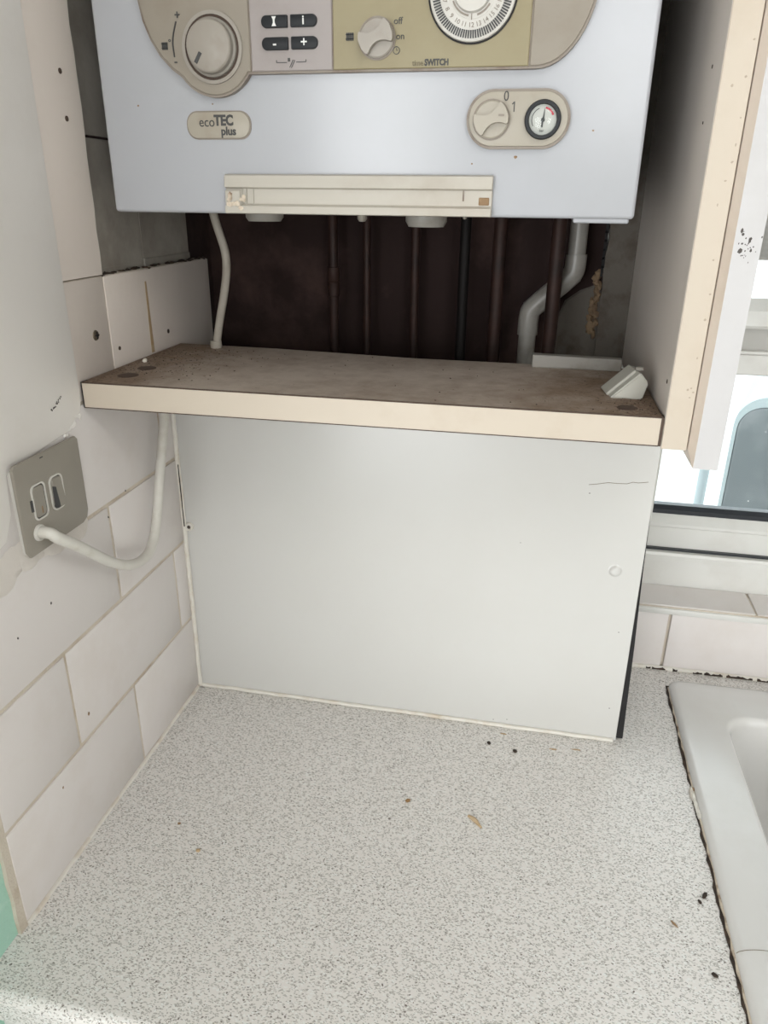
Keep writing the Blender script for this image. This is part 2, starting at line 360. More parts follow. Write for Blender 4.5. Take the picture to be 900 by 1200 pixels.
# ------------------------------------------------------------------ setting: floor, ceiling, walls
obj('floor', bx((-1.6, ROOM['y0'], -0.96), (ROOM['x1'], YW + .15, -0.91)), 'floor', kind='structure')
obj('ceiling', bx((-1.6, ROOM['y0'], 1.49), (ROOM['x1'], YW + .15, 1.54)), 'wall', kind='structure')
obj('wall_right', bx((ROOM['x1'], ROOM['y0'], -0.91), (ROOM['x1'] + .1, YW + .15, 1.49)), 'wall', kind='structure')
b = bx((-1.6, -3.5, -0.91), (-1.22, -3.4, 1.49)); bx((0.12, -3.5, -0.91), (1.2, -3.4, 1.49), bm=b); bx((2.1, -3.5, -0.91), (2.7, -3.4, 1.49), bm=b)
bx((-1.22, -3.5, 1.27), (0.12, -3.4, 1.49), bm=b); bx((1.2, -3.5, 1.17), (2.1, -3.4, 1.49), bm=b); bx((1.2, -3.5, -0.91), (2.1, -3.4, 0.13), bm=b)
obj('wall_front', b, 'wall', kind='structure')

# left wall: mint painted base with tiles, grout, filler and old tiles on it
wl = setting('wall_left')
b = bx((-0.16, -0.85, -0.91), (-0.020, YW + .15, 1.49)); bx((-1.6, -0.85, -0.91), (-0.16, -0.75, 1.49), bm=b)
bx((-1.6, -3.4, -0.91), (-1.5, -0.85, 1.49), bm=b)
obj('painted_base', b, 'wall', wl)
obj('mint_paint', bx((-0.020, -0.47, -0.91), (-0.0045, -0.372, 0.30)), 'mint', wl, label='flaking mint green paint beyond the tiles')
YT0 = -0.371
obj('grout', bx((-0.020, YT0 - .002, 0.0), (-0.0014, -0.0005, 0.434)), 'grout', wl)
obj('grout', bx((-0.020, YT0 - .002, 0.434), (-0.0014, 0.128, 0.5405)), 'grout', wl)
b = bmesh.new()                                                    # rough plaster edge at the tiles' free end
zs = [i * 0.02 for i in range(0, 30)]
prism([(-0.3775 + random.uniform(-.0012, .0012), z) for z in zs] + [(-0.369, z) for z in zs[::-1]], 'x', -0.0125, -0.0008, bm=b)
obj('plaster_edge', b, 'grout', wl)
ROWS = [(0.0055, 0.1064, [-0.152]), (0.1106, 0.2148, [-0.2555, -0.0325]), (0.2190, 0.3232, [-0.152]), (0.3270, 0.4322, [-0.2555, -0.0325])]
for z0, z1, js in ROWS:
    ys = [YT0] + js + [0.0015]
    for a, c in zip(ys, ys[1:]):
        dx = random.uniform(-.0004, .0003)
        obj('tile', bx((-0.009, a + .0019, z0), (dx, c - .0019, z1), 0.0012, 2), 'tile', wl, True)
for a, c in ((YT0, -0.1085), (-0.1075, 0.131)):
    obj('tile', bx((-0.009, a + .0006, 0.4352), (0, c - .0006, 0.5400), 0.0010, 2), 'cream_plaster', wl, True)
# cream strip above, where a unit's side once stood
zs = [0.5415 + i * 0.02 for i in range(41)]
pts = [(-0.172, z) for z in zs] + [(-0.1075 + random.uniform(-.0012, .0012), z) for z in zs[::-1]]
obj('plaster_strip', prism(pts, 'x', -0.020, 0.0), 'cream_plaster', wl, label='cream painted wall strip with screw holes')
pts = [(-0.1725, TOP), (-0.1725, 0.44), (-0.176, 0.428), (-0.197, 0.4150), (-0.23, 0.412), (-0.286, 0.404), (-0.289, 0.372), (-0.300, 0.352), (-0.335, 0.343), (-0.385, 0.350), (-0.80, 0.352), (-0.80, TOP)]
obj('skim_coat', prism(pts, 'x', -0.012, 0.0011, 0.0009, 2, rim='last'), 'plaster', wl, True, label='smooth pale skim coat over the upper wall')
b = bmesh.new()
for q in range(16):
    lump((0.0, -0.352 + q * 0.0098 + random.uniform(-.003, .003), 0.333 - abs(q - 9) * 0.0012 + random.uniform(-.006, .006)), (0.0007, 0.017, 0.014), b, 2, jit=.06)
obj('filler_smear', b, 'smear', wl, True, label='beige filler smeared below the socket plate')
b = bmesh.new()
for q in range(9):
    lump((0.0004, -0.203 + q * 0.0032, 0.4115 + q * 0.0018 + random.uniform(-.003, .003)), (random.uniform(.0005, .0011), random.uniform(.002, .0045), random.uniform(.0015, .0035)), b, 2, jit=.2)
obj('filler_lump', b, 'plaster', wl, True)
# old grey tiles in the recess beside the boiler
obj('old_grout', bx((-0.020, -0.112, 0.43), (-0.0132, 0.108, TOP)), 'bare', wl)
for z0, z1, js in ((0.432, 0.549, [-0.006]), (0.5445, 0.6585, [-0.006]), (0.6605, 0.78, [-0.10, 0.09]), (0.782, 0.90, [-0.006]), (0.902, 1.02, [-0.1, 0.09]), (1.022, 1.14, [-.006]), (1.142, 1.26, [-.1, .09])):
    ys = [-0.112] + js + [0.108]
    for a, c in zip(ys, ys[1:]):
        if c - a < .015: continue
        obj('old_tile', bx((-0.018, a + .0012, z0), (-0.012 + random.uniform(-.0008, .0008), c - .0012, z1), 0.001, 1), 'old_tile', wl, label='dusty grey old tile')
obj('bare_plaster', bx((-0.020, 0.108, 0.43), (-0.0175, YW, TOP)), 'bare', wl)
b = bmesh.new()                                                    # dirt on the ledge at the tiles' top edge
for q in range(46):
    y = -0.110 + 0.235 * random.random()
    lump((-0.006 + random.uniform(-.004, .005), y, 0.5402 + random.uniform(0, .001)), (random.uniform(.0015, .004), random.uniform(.002, .007), random.uniform(.0008, .0026)), b, 1)
obj('ledge_dirt', b, 'grime', wl, kind='stuff')
obj('rust_streak', prism([(-0.0318, .4545), (-0.0255, .4545), (-0.0278, .528), (-0.0308, .528)], 'x', -0.001, 0.0003), 'pale_stain', wl, label='orange brown run down the tile')
for px, py, r in ((70, 83, .0022), (78, 139, .0022), (197, 388, .0024), (140, 408, .0020), (197, 120 + 268, .0016)):
    c = at(px, py, 0, 0.0); obj('wall_plug', lathe([(0, .0006), (r, .0006), (r, -.004)], (0, c.y, c.z), 'x', 12, sign=1), 'plug', wl)
c = at(112, 393, 0, 0.0)
s = obj('screw', lathe([(0, .0012), (.0028, .0016), (.0046, .0008), (.0052, -.001)], (0, c.y, c.z), 'x', 20, sign=1), 'brass', wl, True)
bb = bx((.0012, c.y - .0006, c.z - .0032), (.0021, c.y + .0006, c.z + .0032)); bx((.0012, c.y - .0032, c.z - .0006), (.0021, c.y + .0032, c.z + .0006), bm=bb)
obj('screw_slot', bb, 'black', s)
for px, py, r in ((74, 923, .0016), (104, 836, .0019), (60, 707, .0012), (21, 748, .0010), (85, 1018, .0013), (147, 575, .001), (127, 606, .0012)):
    c = at(px, py, 0, 0.0); obj('chip', lump((0.0, c.y, c.z), (.0006, r * .8, r * 1.2), sub=1), 'rust' if px in (104, 74) else 'mould', wl)
b = bmesh.new()
for q in range(14):
    t = q / 13; c = at(66, 473, 0, .0016)
    lump((.0016, c.y + (t - .5) * .016 + random.uniform(-.001, .001), c.z + (t - .5) * .009 + random.uniform(-.0015, .0015)), (.0003, random.uniform(.0004, .0011), random.uniform(.0004, .0012)), b, 1)
obj('scuff_mark', b, 'mould', wl, kind='stuff', label='small dark scuff on the skim coat')
# silicone in the corner with the boxing panel and a broken blob of it
b = tube([(0.0012, -0.0022 + random.uniform(-.0006, .0006), z) for z in [0.003 + .0145 * q for q in range(30)]], 0.0031, 8)
obj('corner_sealant', b, 'seal', wl, True)
obj('sealant_crack', bx((0.0024, -0.0054, 0.238), (0.0034, -0.0044, 0.318)), 'grime', wl)
c = at(219, 618, 1, -0.004)
b = lathe([(.0022, .0), (.0042, .0016), (.0052, .0006), (.0056, -.003)], (c.x + .002, -0.003, c.z), 'y', 18)
o = obj('broken_sealant', b, 'seal', wl, True); obj('hole', lathe([(0, .0004), (.0022, .0004), (.0022, -.002)], (c.x + .002, -0.003, c.z), 'y', 14), 'grime', o)

# back wall with the window opening
WX0, WX1, WZ0, WZ1 = 0.556, 1.80, 0.093, 1.25
wb = setting('wall_back')
b = bx((-0.16, YW, -0.91), (WX0, 0.34, 1.49)); bx((WX1, YW, -0.91), (ROOM['x1'], 0.34, 1.49), bm=b)
bx((WX0, YW, -0.91), (WX1, 0.34, WZ0), bm=b); bx((WX0, YW, WZ1), (WX1, 0.34, 1.49), bm=b)
obj('painted_wall', b, 'wall', wb)
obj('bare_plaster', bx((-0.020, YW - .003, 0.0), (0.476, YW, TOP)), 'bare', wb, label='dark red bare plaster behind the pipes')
b = prism([(0.476, .40), (0.476, .52), (.4745, .545), (.478, .57), (.4755, .60), (.477, TOP), (.5095, TOP), (.5095, .40)], 'y', YW - .010, YW)
obj('grey_render', b, 'render', wb, label='grey rendered strip beside the cupboard side')
def bw(px, py, y=YW - .004): c = at(px, py, 1, y); return (c.x, c.z)
b = prism([bw(640, 428), bw(648, 382), bw(662, 352), bw(680, 340), bw(700, 333), bw(708, 345), bw(703, 428)], 'y', YW - .0055, YW, .002, 1, rim='first')
obj('render_patch', b, 'render', wb, True)
b = bmesh.new()
for q in range(16):
    t = q / 15; c = at(702 - 10 * t, 322 + 70 * t, 1, YW - .009)
    lump((c.x + random.uniform(-.004, .004), YW - .007, c.z), (random.uniform(.003, .0055), .004, random.uniform(.004, .006)), b, 2, jit=.3)
obj('filler_lump', b, 'foam', wb, True, label='tan lump of filler on the render')
c0 = at(713, 256, 1, YW - .011); c1 = at(705, 318, 1, YW - .011)
b = bmesh.new()
for q in range(7):
    t = q / 6; bx((c0.x + (c1.x - c0.x) * t - .0012, YW - .0105, c0.z + (c1.z - c0.z) * t - .006), (c0.x + (c1.x - c0.x) * t + .0014 + .001 * (q % 2), YW - .0098, c0.z + (c1.z - c0.z) * t + .006), bm=b)
obj('crack', b, 'black', wb)
obj('tile_grout', bx((0.50, YW - .0035, 0.0), (1.9, YW, .090)), 'grout', wb)
for a, c in ((0.50, 0.619), (0.619, 0.824), (0.824, 1.029), (1.029, 1.234), (1.234, 1.439), (1.439, 1.644), (1.644, 1.9)):
    obj('tile', bx((a + .002, YW - .009, 0.004), (c - .002, YW - .002, 0.0885), .0012, 2), 'tile', wb, True)
obj('tile_trim', bx((0.50, YW - .012, 0.0890), (1.9, YW - .001, 0.0982), .002, 2), 'upvc', wb, True, label='white plastic tile edging strip')
obj('ledge_grout', bx((0.50, YW - .0095, 0.0975), (1.9, 0.236, 0.0998)), 'grout', wb)
for a, c in ((0.50, 0.726), (0.7285, 0.93), (0.932, 1.13), (1.132, 1.33), (1.332, 1.53), (1.532, 1.80)):
    obj('ledge_tile', bx((a, YW - .008, 0.0955), (c, 0.236, 0.1016), .001, 1), 'tile', wb, True)
b = bmesh.new()
for x, L in ((.558, .012), (.598, .006), (.606, .018), (.634, .006), (.661, .012), (.676, .024), (.705, .034), (.745, .06), (.83, .05), (.90, .12)):
    n = max(3, int(L / .003)); top = [(x + L * q / n, random.uniform(.0018, .0046)) for q in range(n + 1)]
    prism([(x, .0008), (x + L, .0012)] + top[::-1], 'y', YW - .0138, YW - .008, bm=b)
obj('sealant', tube([(0.54 + q * .05, YW - .0095, .0012 + random.uniform(-.0006, .0006)) for q in range(28)], .0038, 8), 'seal', wb, True)
obj('sealant_mould', b, 'grime', wb, kind='stuff', label='black mould along the silicone joint')

# window
wn = setting('window_1', (1.15, 0.26, 0.1))
b = prism([(0.236, .0995), (0.2356, .1400), (0.2325, .1415), (.2322, .1495), (.2345, .1530), (.250, .1532), (.300, .1532), (.300, .0995)], 'x', WX0, WX1)
obj('outer_frame', b, 'upvc', wn)
obj('gap_shadow', bx((WX0, .2420, .1533), (WX1, .290, .1562)), 'gasket', wn)  # black strip stands in for the shadowed gap below the sash
b = prism([(.2476, .1562), (.2476, .1863), (.2490, .1868), (.2490, .1880), (.2474, .1885), (.2474, .1915), (.2605, .2020), (.290, .2020), (.290, .1562)], 'x', WX0, WX1)
obj('sash_rail', b, 'upvc', wn)
b = prism([(.2607, .2020), (.2607, .2082), (.2680, .2128), (.280, .2128), (.280, .2020)], 'x', WX0, WX1)
obj('gasket', b, 'gasket', wn)
obj('pane', bx((WX0 + .03, .2700, .2100), (WX1 - .03, .2740, .408)), 'glass', wn)
obj('transom', bx((WX0, .2500, .4055), (WX1, .290, .4325), .0015, 1), 'upvc', wn)
obj('transom_bead', bx((WX0, .2475, .4325), (WX1, .290, .4365), .001, 1), 'upvc', wn)
obj('transom', bx((WX0, .2560, .4365), (WX1, .290, .4640)), 'slat', wn, label='grey shadowed step of the transom')  # grey colour paints the shade on this recessed step
obj('transom', prism([(.2500, .4640), (.2476, .4680), (.2476, .4860), (.2600, .5000), (.290, .5000), (.290, .4640)], 'x', WX0, WX1), 'upvc', wn)
obj('pane', bx((WX0 + .03, .2700, .4980), (WX1 - .03, .2740, 1.215)), 'glass', wn)
for x in (WX0, WX1 - .055): obj('jamb', bx((x, .2476, .1532), (x + .031 if x == WX0 else x + .055, .2900, 1.25), .002, 1), 'upvc', wn)
obj('head_frame', bx((WX0, .2356, 1.20), (WX1, .2900, 1.25), .002, 1), 'upvc', wn)
b = bmesh.new()
for q in range(46):
    lump((random.uniform(.64, 1.0), .2695, random.uniform(.225, .40)), random.uniform(.0004, .0011), b, 1)
obj('dried_splash', b, 'ink_white', wn, kind='stuff', label='white specks dried on the glass')

# ------------------------------------------------------------------ outside
obj('ground', bx((-3, .345, -1.05), (7, 5.2, -0.95)), 'paving', kind='structure', label='pale paved yard')
obj('wall_yard', bx((-3, 4.6, -0.95), (7, 4.8, 2.2)), 'outwall', kind='structure', label='white rendered yard wall seen through the window')
YO = 1.60
tl = at(842, 585, 1, YO); tp = at(885, 463, 1, YO)
bx0, bz1 = tl.x, tp.z
bn = thing('wheelie_bin', (bx0, YO, -0.95), 'dark grey plastic bin with rounded top standing outside the window', 'bin')
n = 7; W = .56
def arch(inx, intop, r):
    h = [(bx0 + inx, -.90), (bx0 + inx, bz1 - intop - r)] + [(bx0 + inx + r - r * math.cos(PI / 2 * q / n), bz1 - intop - r + r * math.sin(PI / 2 * q / n)) for q in range(1, n + 1)]
    return h + [(2 * (bx0 + W / 2) - x, z) for x, z in h[::-1]]
obj('body', prism(arch(.010, .030, .075), 'y', YO, YO + .6, .012, 2), 'bin', bn, True)
obj('lid', ring_prism(arch(.0, .0, .095), arch(.011, .031, .075), 'y', YO + .004, YO + .61), 'bin_rim', bn, label='faded lighter grey lid edge')
for x in (bx0 + .10, bx0 + W - .10):
    obj('wheel', lathe([(0, 0), (.10, 0), (.10, .05), (0, .05)], (x, YO + .5, -.85), 'x', 24, sign=1), 'gasket', bn)
bn.rotation_euler = (0, 0, -math.atan2(bx0 - CAM.x, YO - CAM.y) - .06)
pp = at(822, 570, 1, 2.6)
dp = thing('drainpipe', (pp.x, 2.6, -.95), 'pale downpipe standing in the yard left of the bin', 'pipe')
obj('shaft', tube([(pp.x, 2.6, -.95), (pp.x, 2.6, 2.0)], .022, 16), 'bin_rim', dp, True)
obj('collar', tube([(pp.x, 2.6, -.30), (pp.x, 2.6, -.22)], .027, 16), 'bin_rim', dp, True)

# ------------------------------------------------------------------ base units and worktop
YF = -0.4335
bc = thing('base_cabinet', (1.0, -0.2, -0.91), 'white base unit with teal door under the speckled worktop', 'cabinet')
obj('side_panel', bx((-0.011, -0.415, -0.91), (0.030, YW - .012, -0.031)), 'base', bc)
obj('side_panel', bx((2.0, -0.41, -0.91), (2.02, YW - .012, -0.031)), 'base', bc)
obj('front_rail', bx((0.030, -0.405, -0.11), (2.0, -0.39, -0.031)), 'base', bc)
obj('door', bx((0.034, -0.424, -0.78), (0.60, -0.406, -0.036), .002, 1), 'teal', bc, label='teal painted door')
obj('door', bx((0.604, -0.424, -0.78), (1.17, -0.406, -0.036), .002, 1), 'teal', bc, label='teal painted door')
obj('door', bx((1.174, -0.424, -0.78), (1.99, -0.406, -0.036), .002, 1), 'teal', bc, label='teal painted door')
obj('plinth', bx((0.030, -0.36, -0.91), (2.0, -0.345, -0.79)), 'base', bc)

wt = thing('worktop', (0.8, -0.1, -0.031), 'white laminate worktop speckled with grey flakes, running under the boiler', 'worktop')
SX0, SX1, SY0, SY1 = 0.640, 1.150, -0.345, 0.118      # cut-out for the sink
def worktop_bm():
    b = bmesh.new(); n = 6; r = .010; th = .031
    prof = [(YW - .001, -th), (YF + .003, -th), (YF, -th + .003), (YF, -r)]
    prof += [(YF + r - r * math.cos(PI / 2 * q / n), -r + r * math.sin(PI / 2 * q / n)) for q in range(1, n + 1)] + [(YW - .001, 0.0)]
    def slab(x0, x1, lo=None, hi=None):
        pr = prof
        if lo is not None: pr = [(max(y, lo), z) for y, z in [(YW - .001, -th), (lo, -th), (lo, 0), (YW - .001, 0)]]
        if hi is not None: pr = [(hi, -th)] + prof[1:-1] + [(hi, 0.0)]
        prism(pr, 'x', x0, x1, bm=b)
    slab(-0.012, SX0); slab(SX1, 2.05); slab(SX0, SX1, lo=SY1); slab(SX0, SX1, hi=SY0)
    bmesh.ops.remove_doubles(b, verts=b.verts, dist=1e-6)
    return b
obj('top', worktop_bm(), 'laminate', wt)
b = tube([(-0.0015 + random.uniform(-.0006, .0006), -0.368 + q * .0125, .0010) for q in range(30)], .0030, 8)
obj('sealant_bead', b, 'seal', wt, True, label='white silicone along the tiled wall')

# sink
sk = thing('sink', (0.9, -0.1, 0.0), 'white inset sink with rounded bowl at the right end of the worktop', 'sink')
def loop_mesh(loops, close=True):
    b = bmesh.new(); R = [[b.verts.new((x, y, z)) for x, y in pts] for pts, z in loops]; n = len(R[0])
    for A, B_ in zip(R, R[1:]):
        for s in range(n): b.faces.new((A[s], A[(s + 1) % n], B_[(s + 1) % n], B_[s]))
    if close: b.faces.new(R[-1])
    return b
ox0, ox1, oy0, oy1 = 0.6215, 1.17, -0.362, 0.139
def rr(i, r): return rrect(ox0 + i, oy0 + i, ox1 - i, oy1 - i, r, 8)
ix0, ix1, iy0, iy1 = 0.680, 1.105, -0.300, 0.073
def ir(i, r): return rrect(ix0 + i, iy0 + i, ix1 - i, iy1 - i, r, 8)
loops = [(rr(.000, .016), .0004), (rr(.0005, .016), .0055), (rr(.003, .015), .0085), (rr(.008, .014), .0098), (rr(.018, .012), .0088), (rr(.03, .012), .0082),
         (ir(-.003, .036), .0080), (ir(.0005, .034), .0066), (ir(.003, .032), .0030), (ir(.0045, .031), -.004), (ir(.010, .031), -.09), (ir(.026, .034), -.15), (ir(.04, .034), -.168), (ir(.07, .03), -.172)]
obj('basin', loop_mesh(loops), 'ceramic', sk, True)
obj('drain', lathe([(0, .002), (.02, .001), (.034, .003), (.036, -.002)], (.89, -.11, -.172), 'z', 28, sign=1), 'nickel', sk, True)
def ragged(y0, y1, x, w0, w1, z, n=60, jit=.001):
    L = [(x - random.uniform(w0, w1), y0 + (y1 - y0) * q / n, z) for q in range(n + 1)]
    b = bmesh.new(); V = [[b.verts.new(p), b.verts.new((x + .004, p[1], z)), b.verts.new((x + .004, p[1], 0)), b.verts.new((p[0], p[1], 0))] for p in L]
    for A, B_ in zip(V, V[1:]):
        for s in range(4): b.faces.new((A[s], A[(s + 1) % 4], B_[(s + 1) % 4], B_[s]))
    b.faces.new(V[0]); b.faces.new(V[-1][::-1]); return b
obj('grime_line', ragged(-.362, .132, ox0, .0018, .0042, .0012), 'grime', sk, label='black grime along the sink edge')
obj('sealant_bead', ragged(-.35, .126, ox0, .0000, .0020, .0032, 44), 'seal_dirty', sk, True, label='yellowed cracked sealant along the sink edge')
b = bmesh.new()
for q in range(12):
    t = q / 11; c = at(809 + 10 * t, 925 + 32 * t, 2, .003); lump((c.x + .001, c.y, .0025), (.0022, .004, .0028), b, 2)
obj('sealant_flake', b, 'seal', sk, True, label='lifting flake of sealant')
c = at(812, 925, 2, .004); obj('rust_spot', lump((c.x, c.y, .004), (.0018, .0026, .0018), sub=2), 'rust', sk)
hp = [at(px, py, 2, .0099) for px, py in ((863, 1117), (866, 1115), (874, 1113.5), (885, 1113), (897, 1114), (906, 1115))]
tag(obj('hair', tube(hp, .00028, 5, smooth_iter=2), 'ink_faint', loc=hp[0]), 'single thin dark hair lying on the white sink rim', 'hair')

# ------------------------------------------------------------------ boxing panel below the shelf
px_ = thing('boxing_panel', (0.27, 0.003, 0.0), 'glossy white boxing panel standing on the worktop below the shelf', 'panel')
obj('board', prism([(0.0015, .0015), (0.5425, .0015), (0.5403, SB - .0005), (0.0015, SB - .0005)], 'y', 0.0, 0.006, .0008, 1), 'panel', px_)
c = at(721, 669, 1, 0)
obj('round_disc', lathe([(0, .0042), (.0030, .0039), (.0056, .0024), (.0066, .0004), (.0078, 0), (.0078, -.001)], (c.x, 0, c.z), 'y', 28), 'panel', px_, True, label='domed white screw cap')
b = tube([(0.004 + q * .0107, -.0012 + random.uniform(-.0005, .0005), .0030 + random.uniform(-.0004, .0003)) for q in range(51)], .0027, 8)
obj('sealant_bead', b, 'seal', px_, True, label='cream silicone along the foot of the panel')
b = prism([(.50, .0015), (.5515, .0015), (.5476, .134), (.5435, .235), (.540, .40), (.50, .40)], 'y', .0065, .030)  # black strip filling the gap behind the panel's right edge
obj('side_strip', b, 'black', px_, label='black edge showing behind the panel')
sc = [at(px, py, 1, -.0001) for px, py in ((690, 568), (702, 567), (713, 565.5), (722, 566.5), (735, 567), (742, 565), (748, 566), (760, 565))]
obj('scratch', tube(sc, .00030, 5), 'ink_faint', px_)
for px, py, r in ((610, 636, .0007), (691, 578, .0008), (578, 843, .0008), (594, 843, .0008), (714, 830, .001), (725, 861 - 120, .0008)):
    c = at(px, py, 1, 0); obj('speck', lump((c.x, 0, c.z), (r, .0003, r * .8), sub=1), 'mould', px_)

# ------------------------------------------------------------------ shelf
sh = thing('shelf_board', (0.25, -0.08, SB), 'dirty brown shelf board with cream front edge below the boiler', 'shelf')
xR = 0.5075
pts = [(0.0018, SF + .0012), (xR, SF + .0012), (xR, .0142), (0.46, .0140), (0.28, .014), (0.12, .030), (0.014, .034), (0.0018, .034)]
obj('board', prism(pts, 'z', SB, ST), 'shelf', sh)
obj('edge_band', bx((0.0025, SF, SB + .0006), (xR - .0005, SF + .0012, ST - .0009)), 'cream', sh, label='cream front edging')
obj('edge_line', bx((0.0018, SF + .0001, ST - .0009), (xR, SF + .0013, ST + .0002)), 'plug', sh, label='dark grimy line along the top of the edging')
obj('edge_line', bx((0.0018, SF + .0004, SB - .0005), (xR, SF + .002, SB + .0006)), 'plug', sh)
obj('end_gap', bx((0.0017, SF - .0002, SB), (0.0027, SF + .01, ST + .0002)), 'black', sh)
obj('end_gap', bx((xR - .0006, SF - .0002, SB), (xR + .0016, SF + .01, ST - .0002)), 'plug', sh)
for px, py, r in ((150, 440, .0098), (172, 431.5, .0092), (735, 478, .0085), (730, 463.5, .0090)):
    c = at(px, py, 2, ST)
    obj('round_disc', lathe([(0, .0004), (r * .9, .0004), (r, .0001), (r, -.002)], (c.x, c.y, ST), 'z', 24, sign=1), 'plug', sh, label='dark brown disc standing in for a hole in the shelf')  # flat dark disc in place of a drilled hole
b = bmesh.new()
for q in range(260):
    if q < 170: x, y = abs(random.gauss(.0, .055)) + .006, SF + .02 + random.random() ** .8 * .16
    elif q < 225: x, y = .5055 - abs(random.gauss(0, .018)), SF + .006 + abs(random.gauss(.0, .04))
    else: x, y = random.uniform(.02, .49), random.uniform(SF + .01, .01)
    if y > .008: continue
    lump((min(x, .504), y, ST + .0002), (random.uniform(.0003, .0010), random.uniform(.0003, .0010), random.uniform(.0002, .0006)), b, 1)
obj('grit', b, 'grime', sh, kind='stuff', label='dark grit lying in the shelf corners')
b = bmesh.new()
for q in range(260):
    lump((.5055 - abs(random.gauss(0, .011)), SF + .004 + abs(random.gauss(0, .034)), ST), (random.uniform(.0006, .0024), random.uniform(.0005, .0016), .0003), b, 1)
for q in range(260):
    t = random.random(); lump((.0035 + abs(random.gauss(0, .005)), SF + .004 + t * .19, ST), (random.uniform(.0005, .002), random.uniform(.0008, .0035), .0003), b, 1)
for q in range(160):
    lump((.012 + abs(random.gauss(0, .04)), SF + .05 + t * 0 + random.random() * .13, ST), (random.uniform(.0004, .0016), random.uniform(.0004, .0012), .0002), b, 1)
obj('dirt_film', b, 'film', sh, kind='stuff', label='brown dirt caked along the shelf ends')
rs = [at(px, py, 2, ST + .0003) for px, py in ((186, 416), (197, 418), (208, 420), (218, 420))]
obj('rust_mark', tube(rs, [.0006, .0010, .0008, .0004], 6), 'film', sh, True)
pf = [at(px, py, 2, ST + .002) for px, py in ((169.5, 422),)][0]
obj('plaster_crumb', lump((pf.x, pf.y, ST + .0014), .0024, sub=2), 'seal', sh, True)

c0 = at(623, 431, 2, ST); c1 = at(728, 436, 2, ST)
tag(obj('batten', prism([(c0.x, ST), (c1.x, ST), (c1.x - .0003, ST + .0118), (c0.x, ST + .0128)], 'y', -.002, .010, .0008, 1), 'waste', loc=((c0.x + c1.x) / 2, .004, ST)),
    'flat off white strip lying along the shelf back edge beside the pipes', 'strip')

# loose wedge shaped plastic cover
f = [at(714.5, 466.5, 2, ST)]
P1 = f[0]; yb = P1.y
P4 = at(753, 465, 1, yb); P3 = at(760.5, 449.5, 1, yb + .006); P2 = at(751.5, 437, 1, yb + .006); P4 = Vector((P4.x, yb, ST)); 
ex = Vector((-.0045, .034, .0002))
cv = thing('corner_block', ((P1.x + P4.x) / 2, yb + .015, ST), 'loose grey white plastic wedge lying on the shelf right end', 'bracket')
b = bmesh.new()
front = [P1, P4, P3, P2]; back = [p + ex for p in front]
fv = [b.verts.new(p) for p in front]; bv = [b.verts.new(p) for p in back]
b.faces.new(fv); b.faces.new(bv[::-1])
for q in range(4): b.faces.new((fv[q], fv[(q + 1) % 4], bv[(q + 1) % 4], bv[q]))
bmesh.ops.recalc_face_normals(b, faces=b.faces)
bmesh.ops.bevel(b, geom=b.edges[:], offset=.0011, segments=2, affect='EDGES')
obj('body', b, 'bracket', cv, True)
d = (P2 - P1); up = Vector((-d.z, 0, d.x)).normalized()
b = bmesh.new()                                                    # raised flange along the back of its slope
vs = []
for t0, t1 in ((.00, .95),):
    for off in (.010, .0335):
        o_ = Vector((-.0045 / .034 * off, off, 0))
        for t in (t0, t1):
            for h in (-.001, .0022): vs.append(b.verts.new(P1 + d * t + o_ + up * h))
for idx in ((0, 1, 3, 2), (4, 6, 7, 5), (0, 4, 5, 1), (2, 3, 7, 6), (1, 5, 7, 3), (0, 2, 6, 4)): b.faces.new([vs[i] for i in idx])
bmesh.ops.recalc_face_normals(b, faces=b.faces); bmesh.ops.bevel(b, geom=b.edges[:], offset=.0006, segments=1, affect='EDGES')
obj('flange', b, 'bracket', cv, True)
e = P2 + Vector((.0005, .014, .0015)); obj('notch', bx((e.x - .004, e.y - .004, e.z - .002), (e.x + .0025, e.y + .002, e.z + .0012), .0006, 1), 'knob_shade', cv)

# ------------------------------------------------------------------ cupboard side and the decor panel beyond it
ep = thing('cupboard_side', (0.52, 0.0, 0.4275), 'off white cupboard side panel with cream front edge right of the boiler', 'panel')
obj('board', bx((0.5095, SF + .0012, .4285), (0.5292, YW - .0105, TOP)), 'carcass', ep)
obj('edge_band', bx((0.5097, SF, .4275), (0.5292, SF + .0012, TOP), .0004, 1), 'cream', ep, label='cream front edging')
for px, py, r in ((782, 447, .0022), (835, 78, .0016), (824, 144, .0012)):
    c = at(px, py, 0, .5095); obj('screw_hole', lathe([(0, .0004), (r * .8, .0004), (r, -.002)], (.5095, c.y, c.z), 'x', 12), 'grime', ep)
b = bmesh.new()
for px, py in ((810, 455), (806, 457), (812, 460), (808, 466), (858, 100), (884, 46), (874, 90), (836, 305), (826, 375), (841, 240), (862, 170), (858, 190), (850, 212), (868, 138), (817, 420), (832, 345)):
    c = at(px, py, 1, SF); lump((c.x, SF, c.z), (random.uniform(.0005, .0011), .0002, random.uniform(.0005, .0013)), b, 1)
obj('brown_speck', b, 'mould_pale', ep, kind='stuff', label='small brown specks on the edging')
dpn = thing('decor_panel', (0.541, 0.0, .415), 'tall white side panel with pinkish slanted edge and black mould spots beside the window', 'panel')
DF = SF - .008
zb = .4155
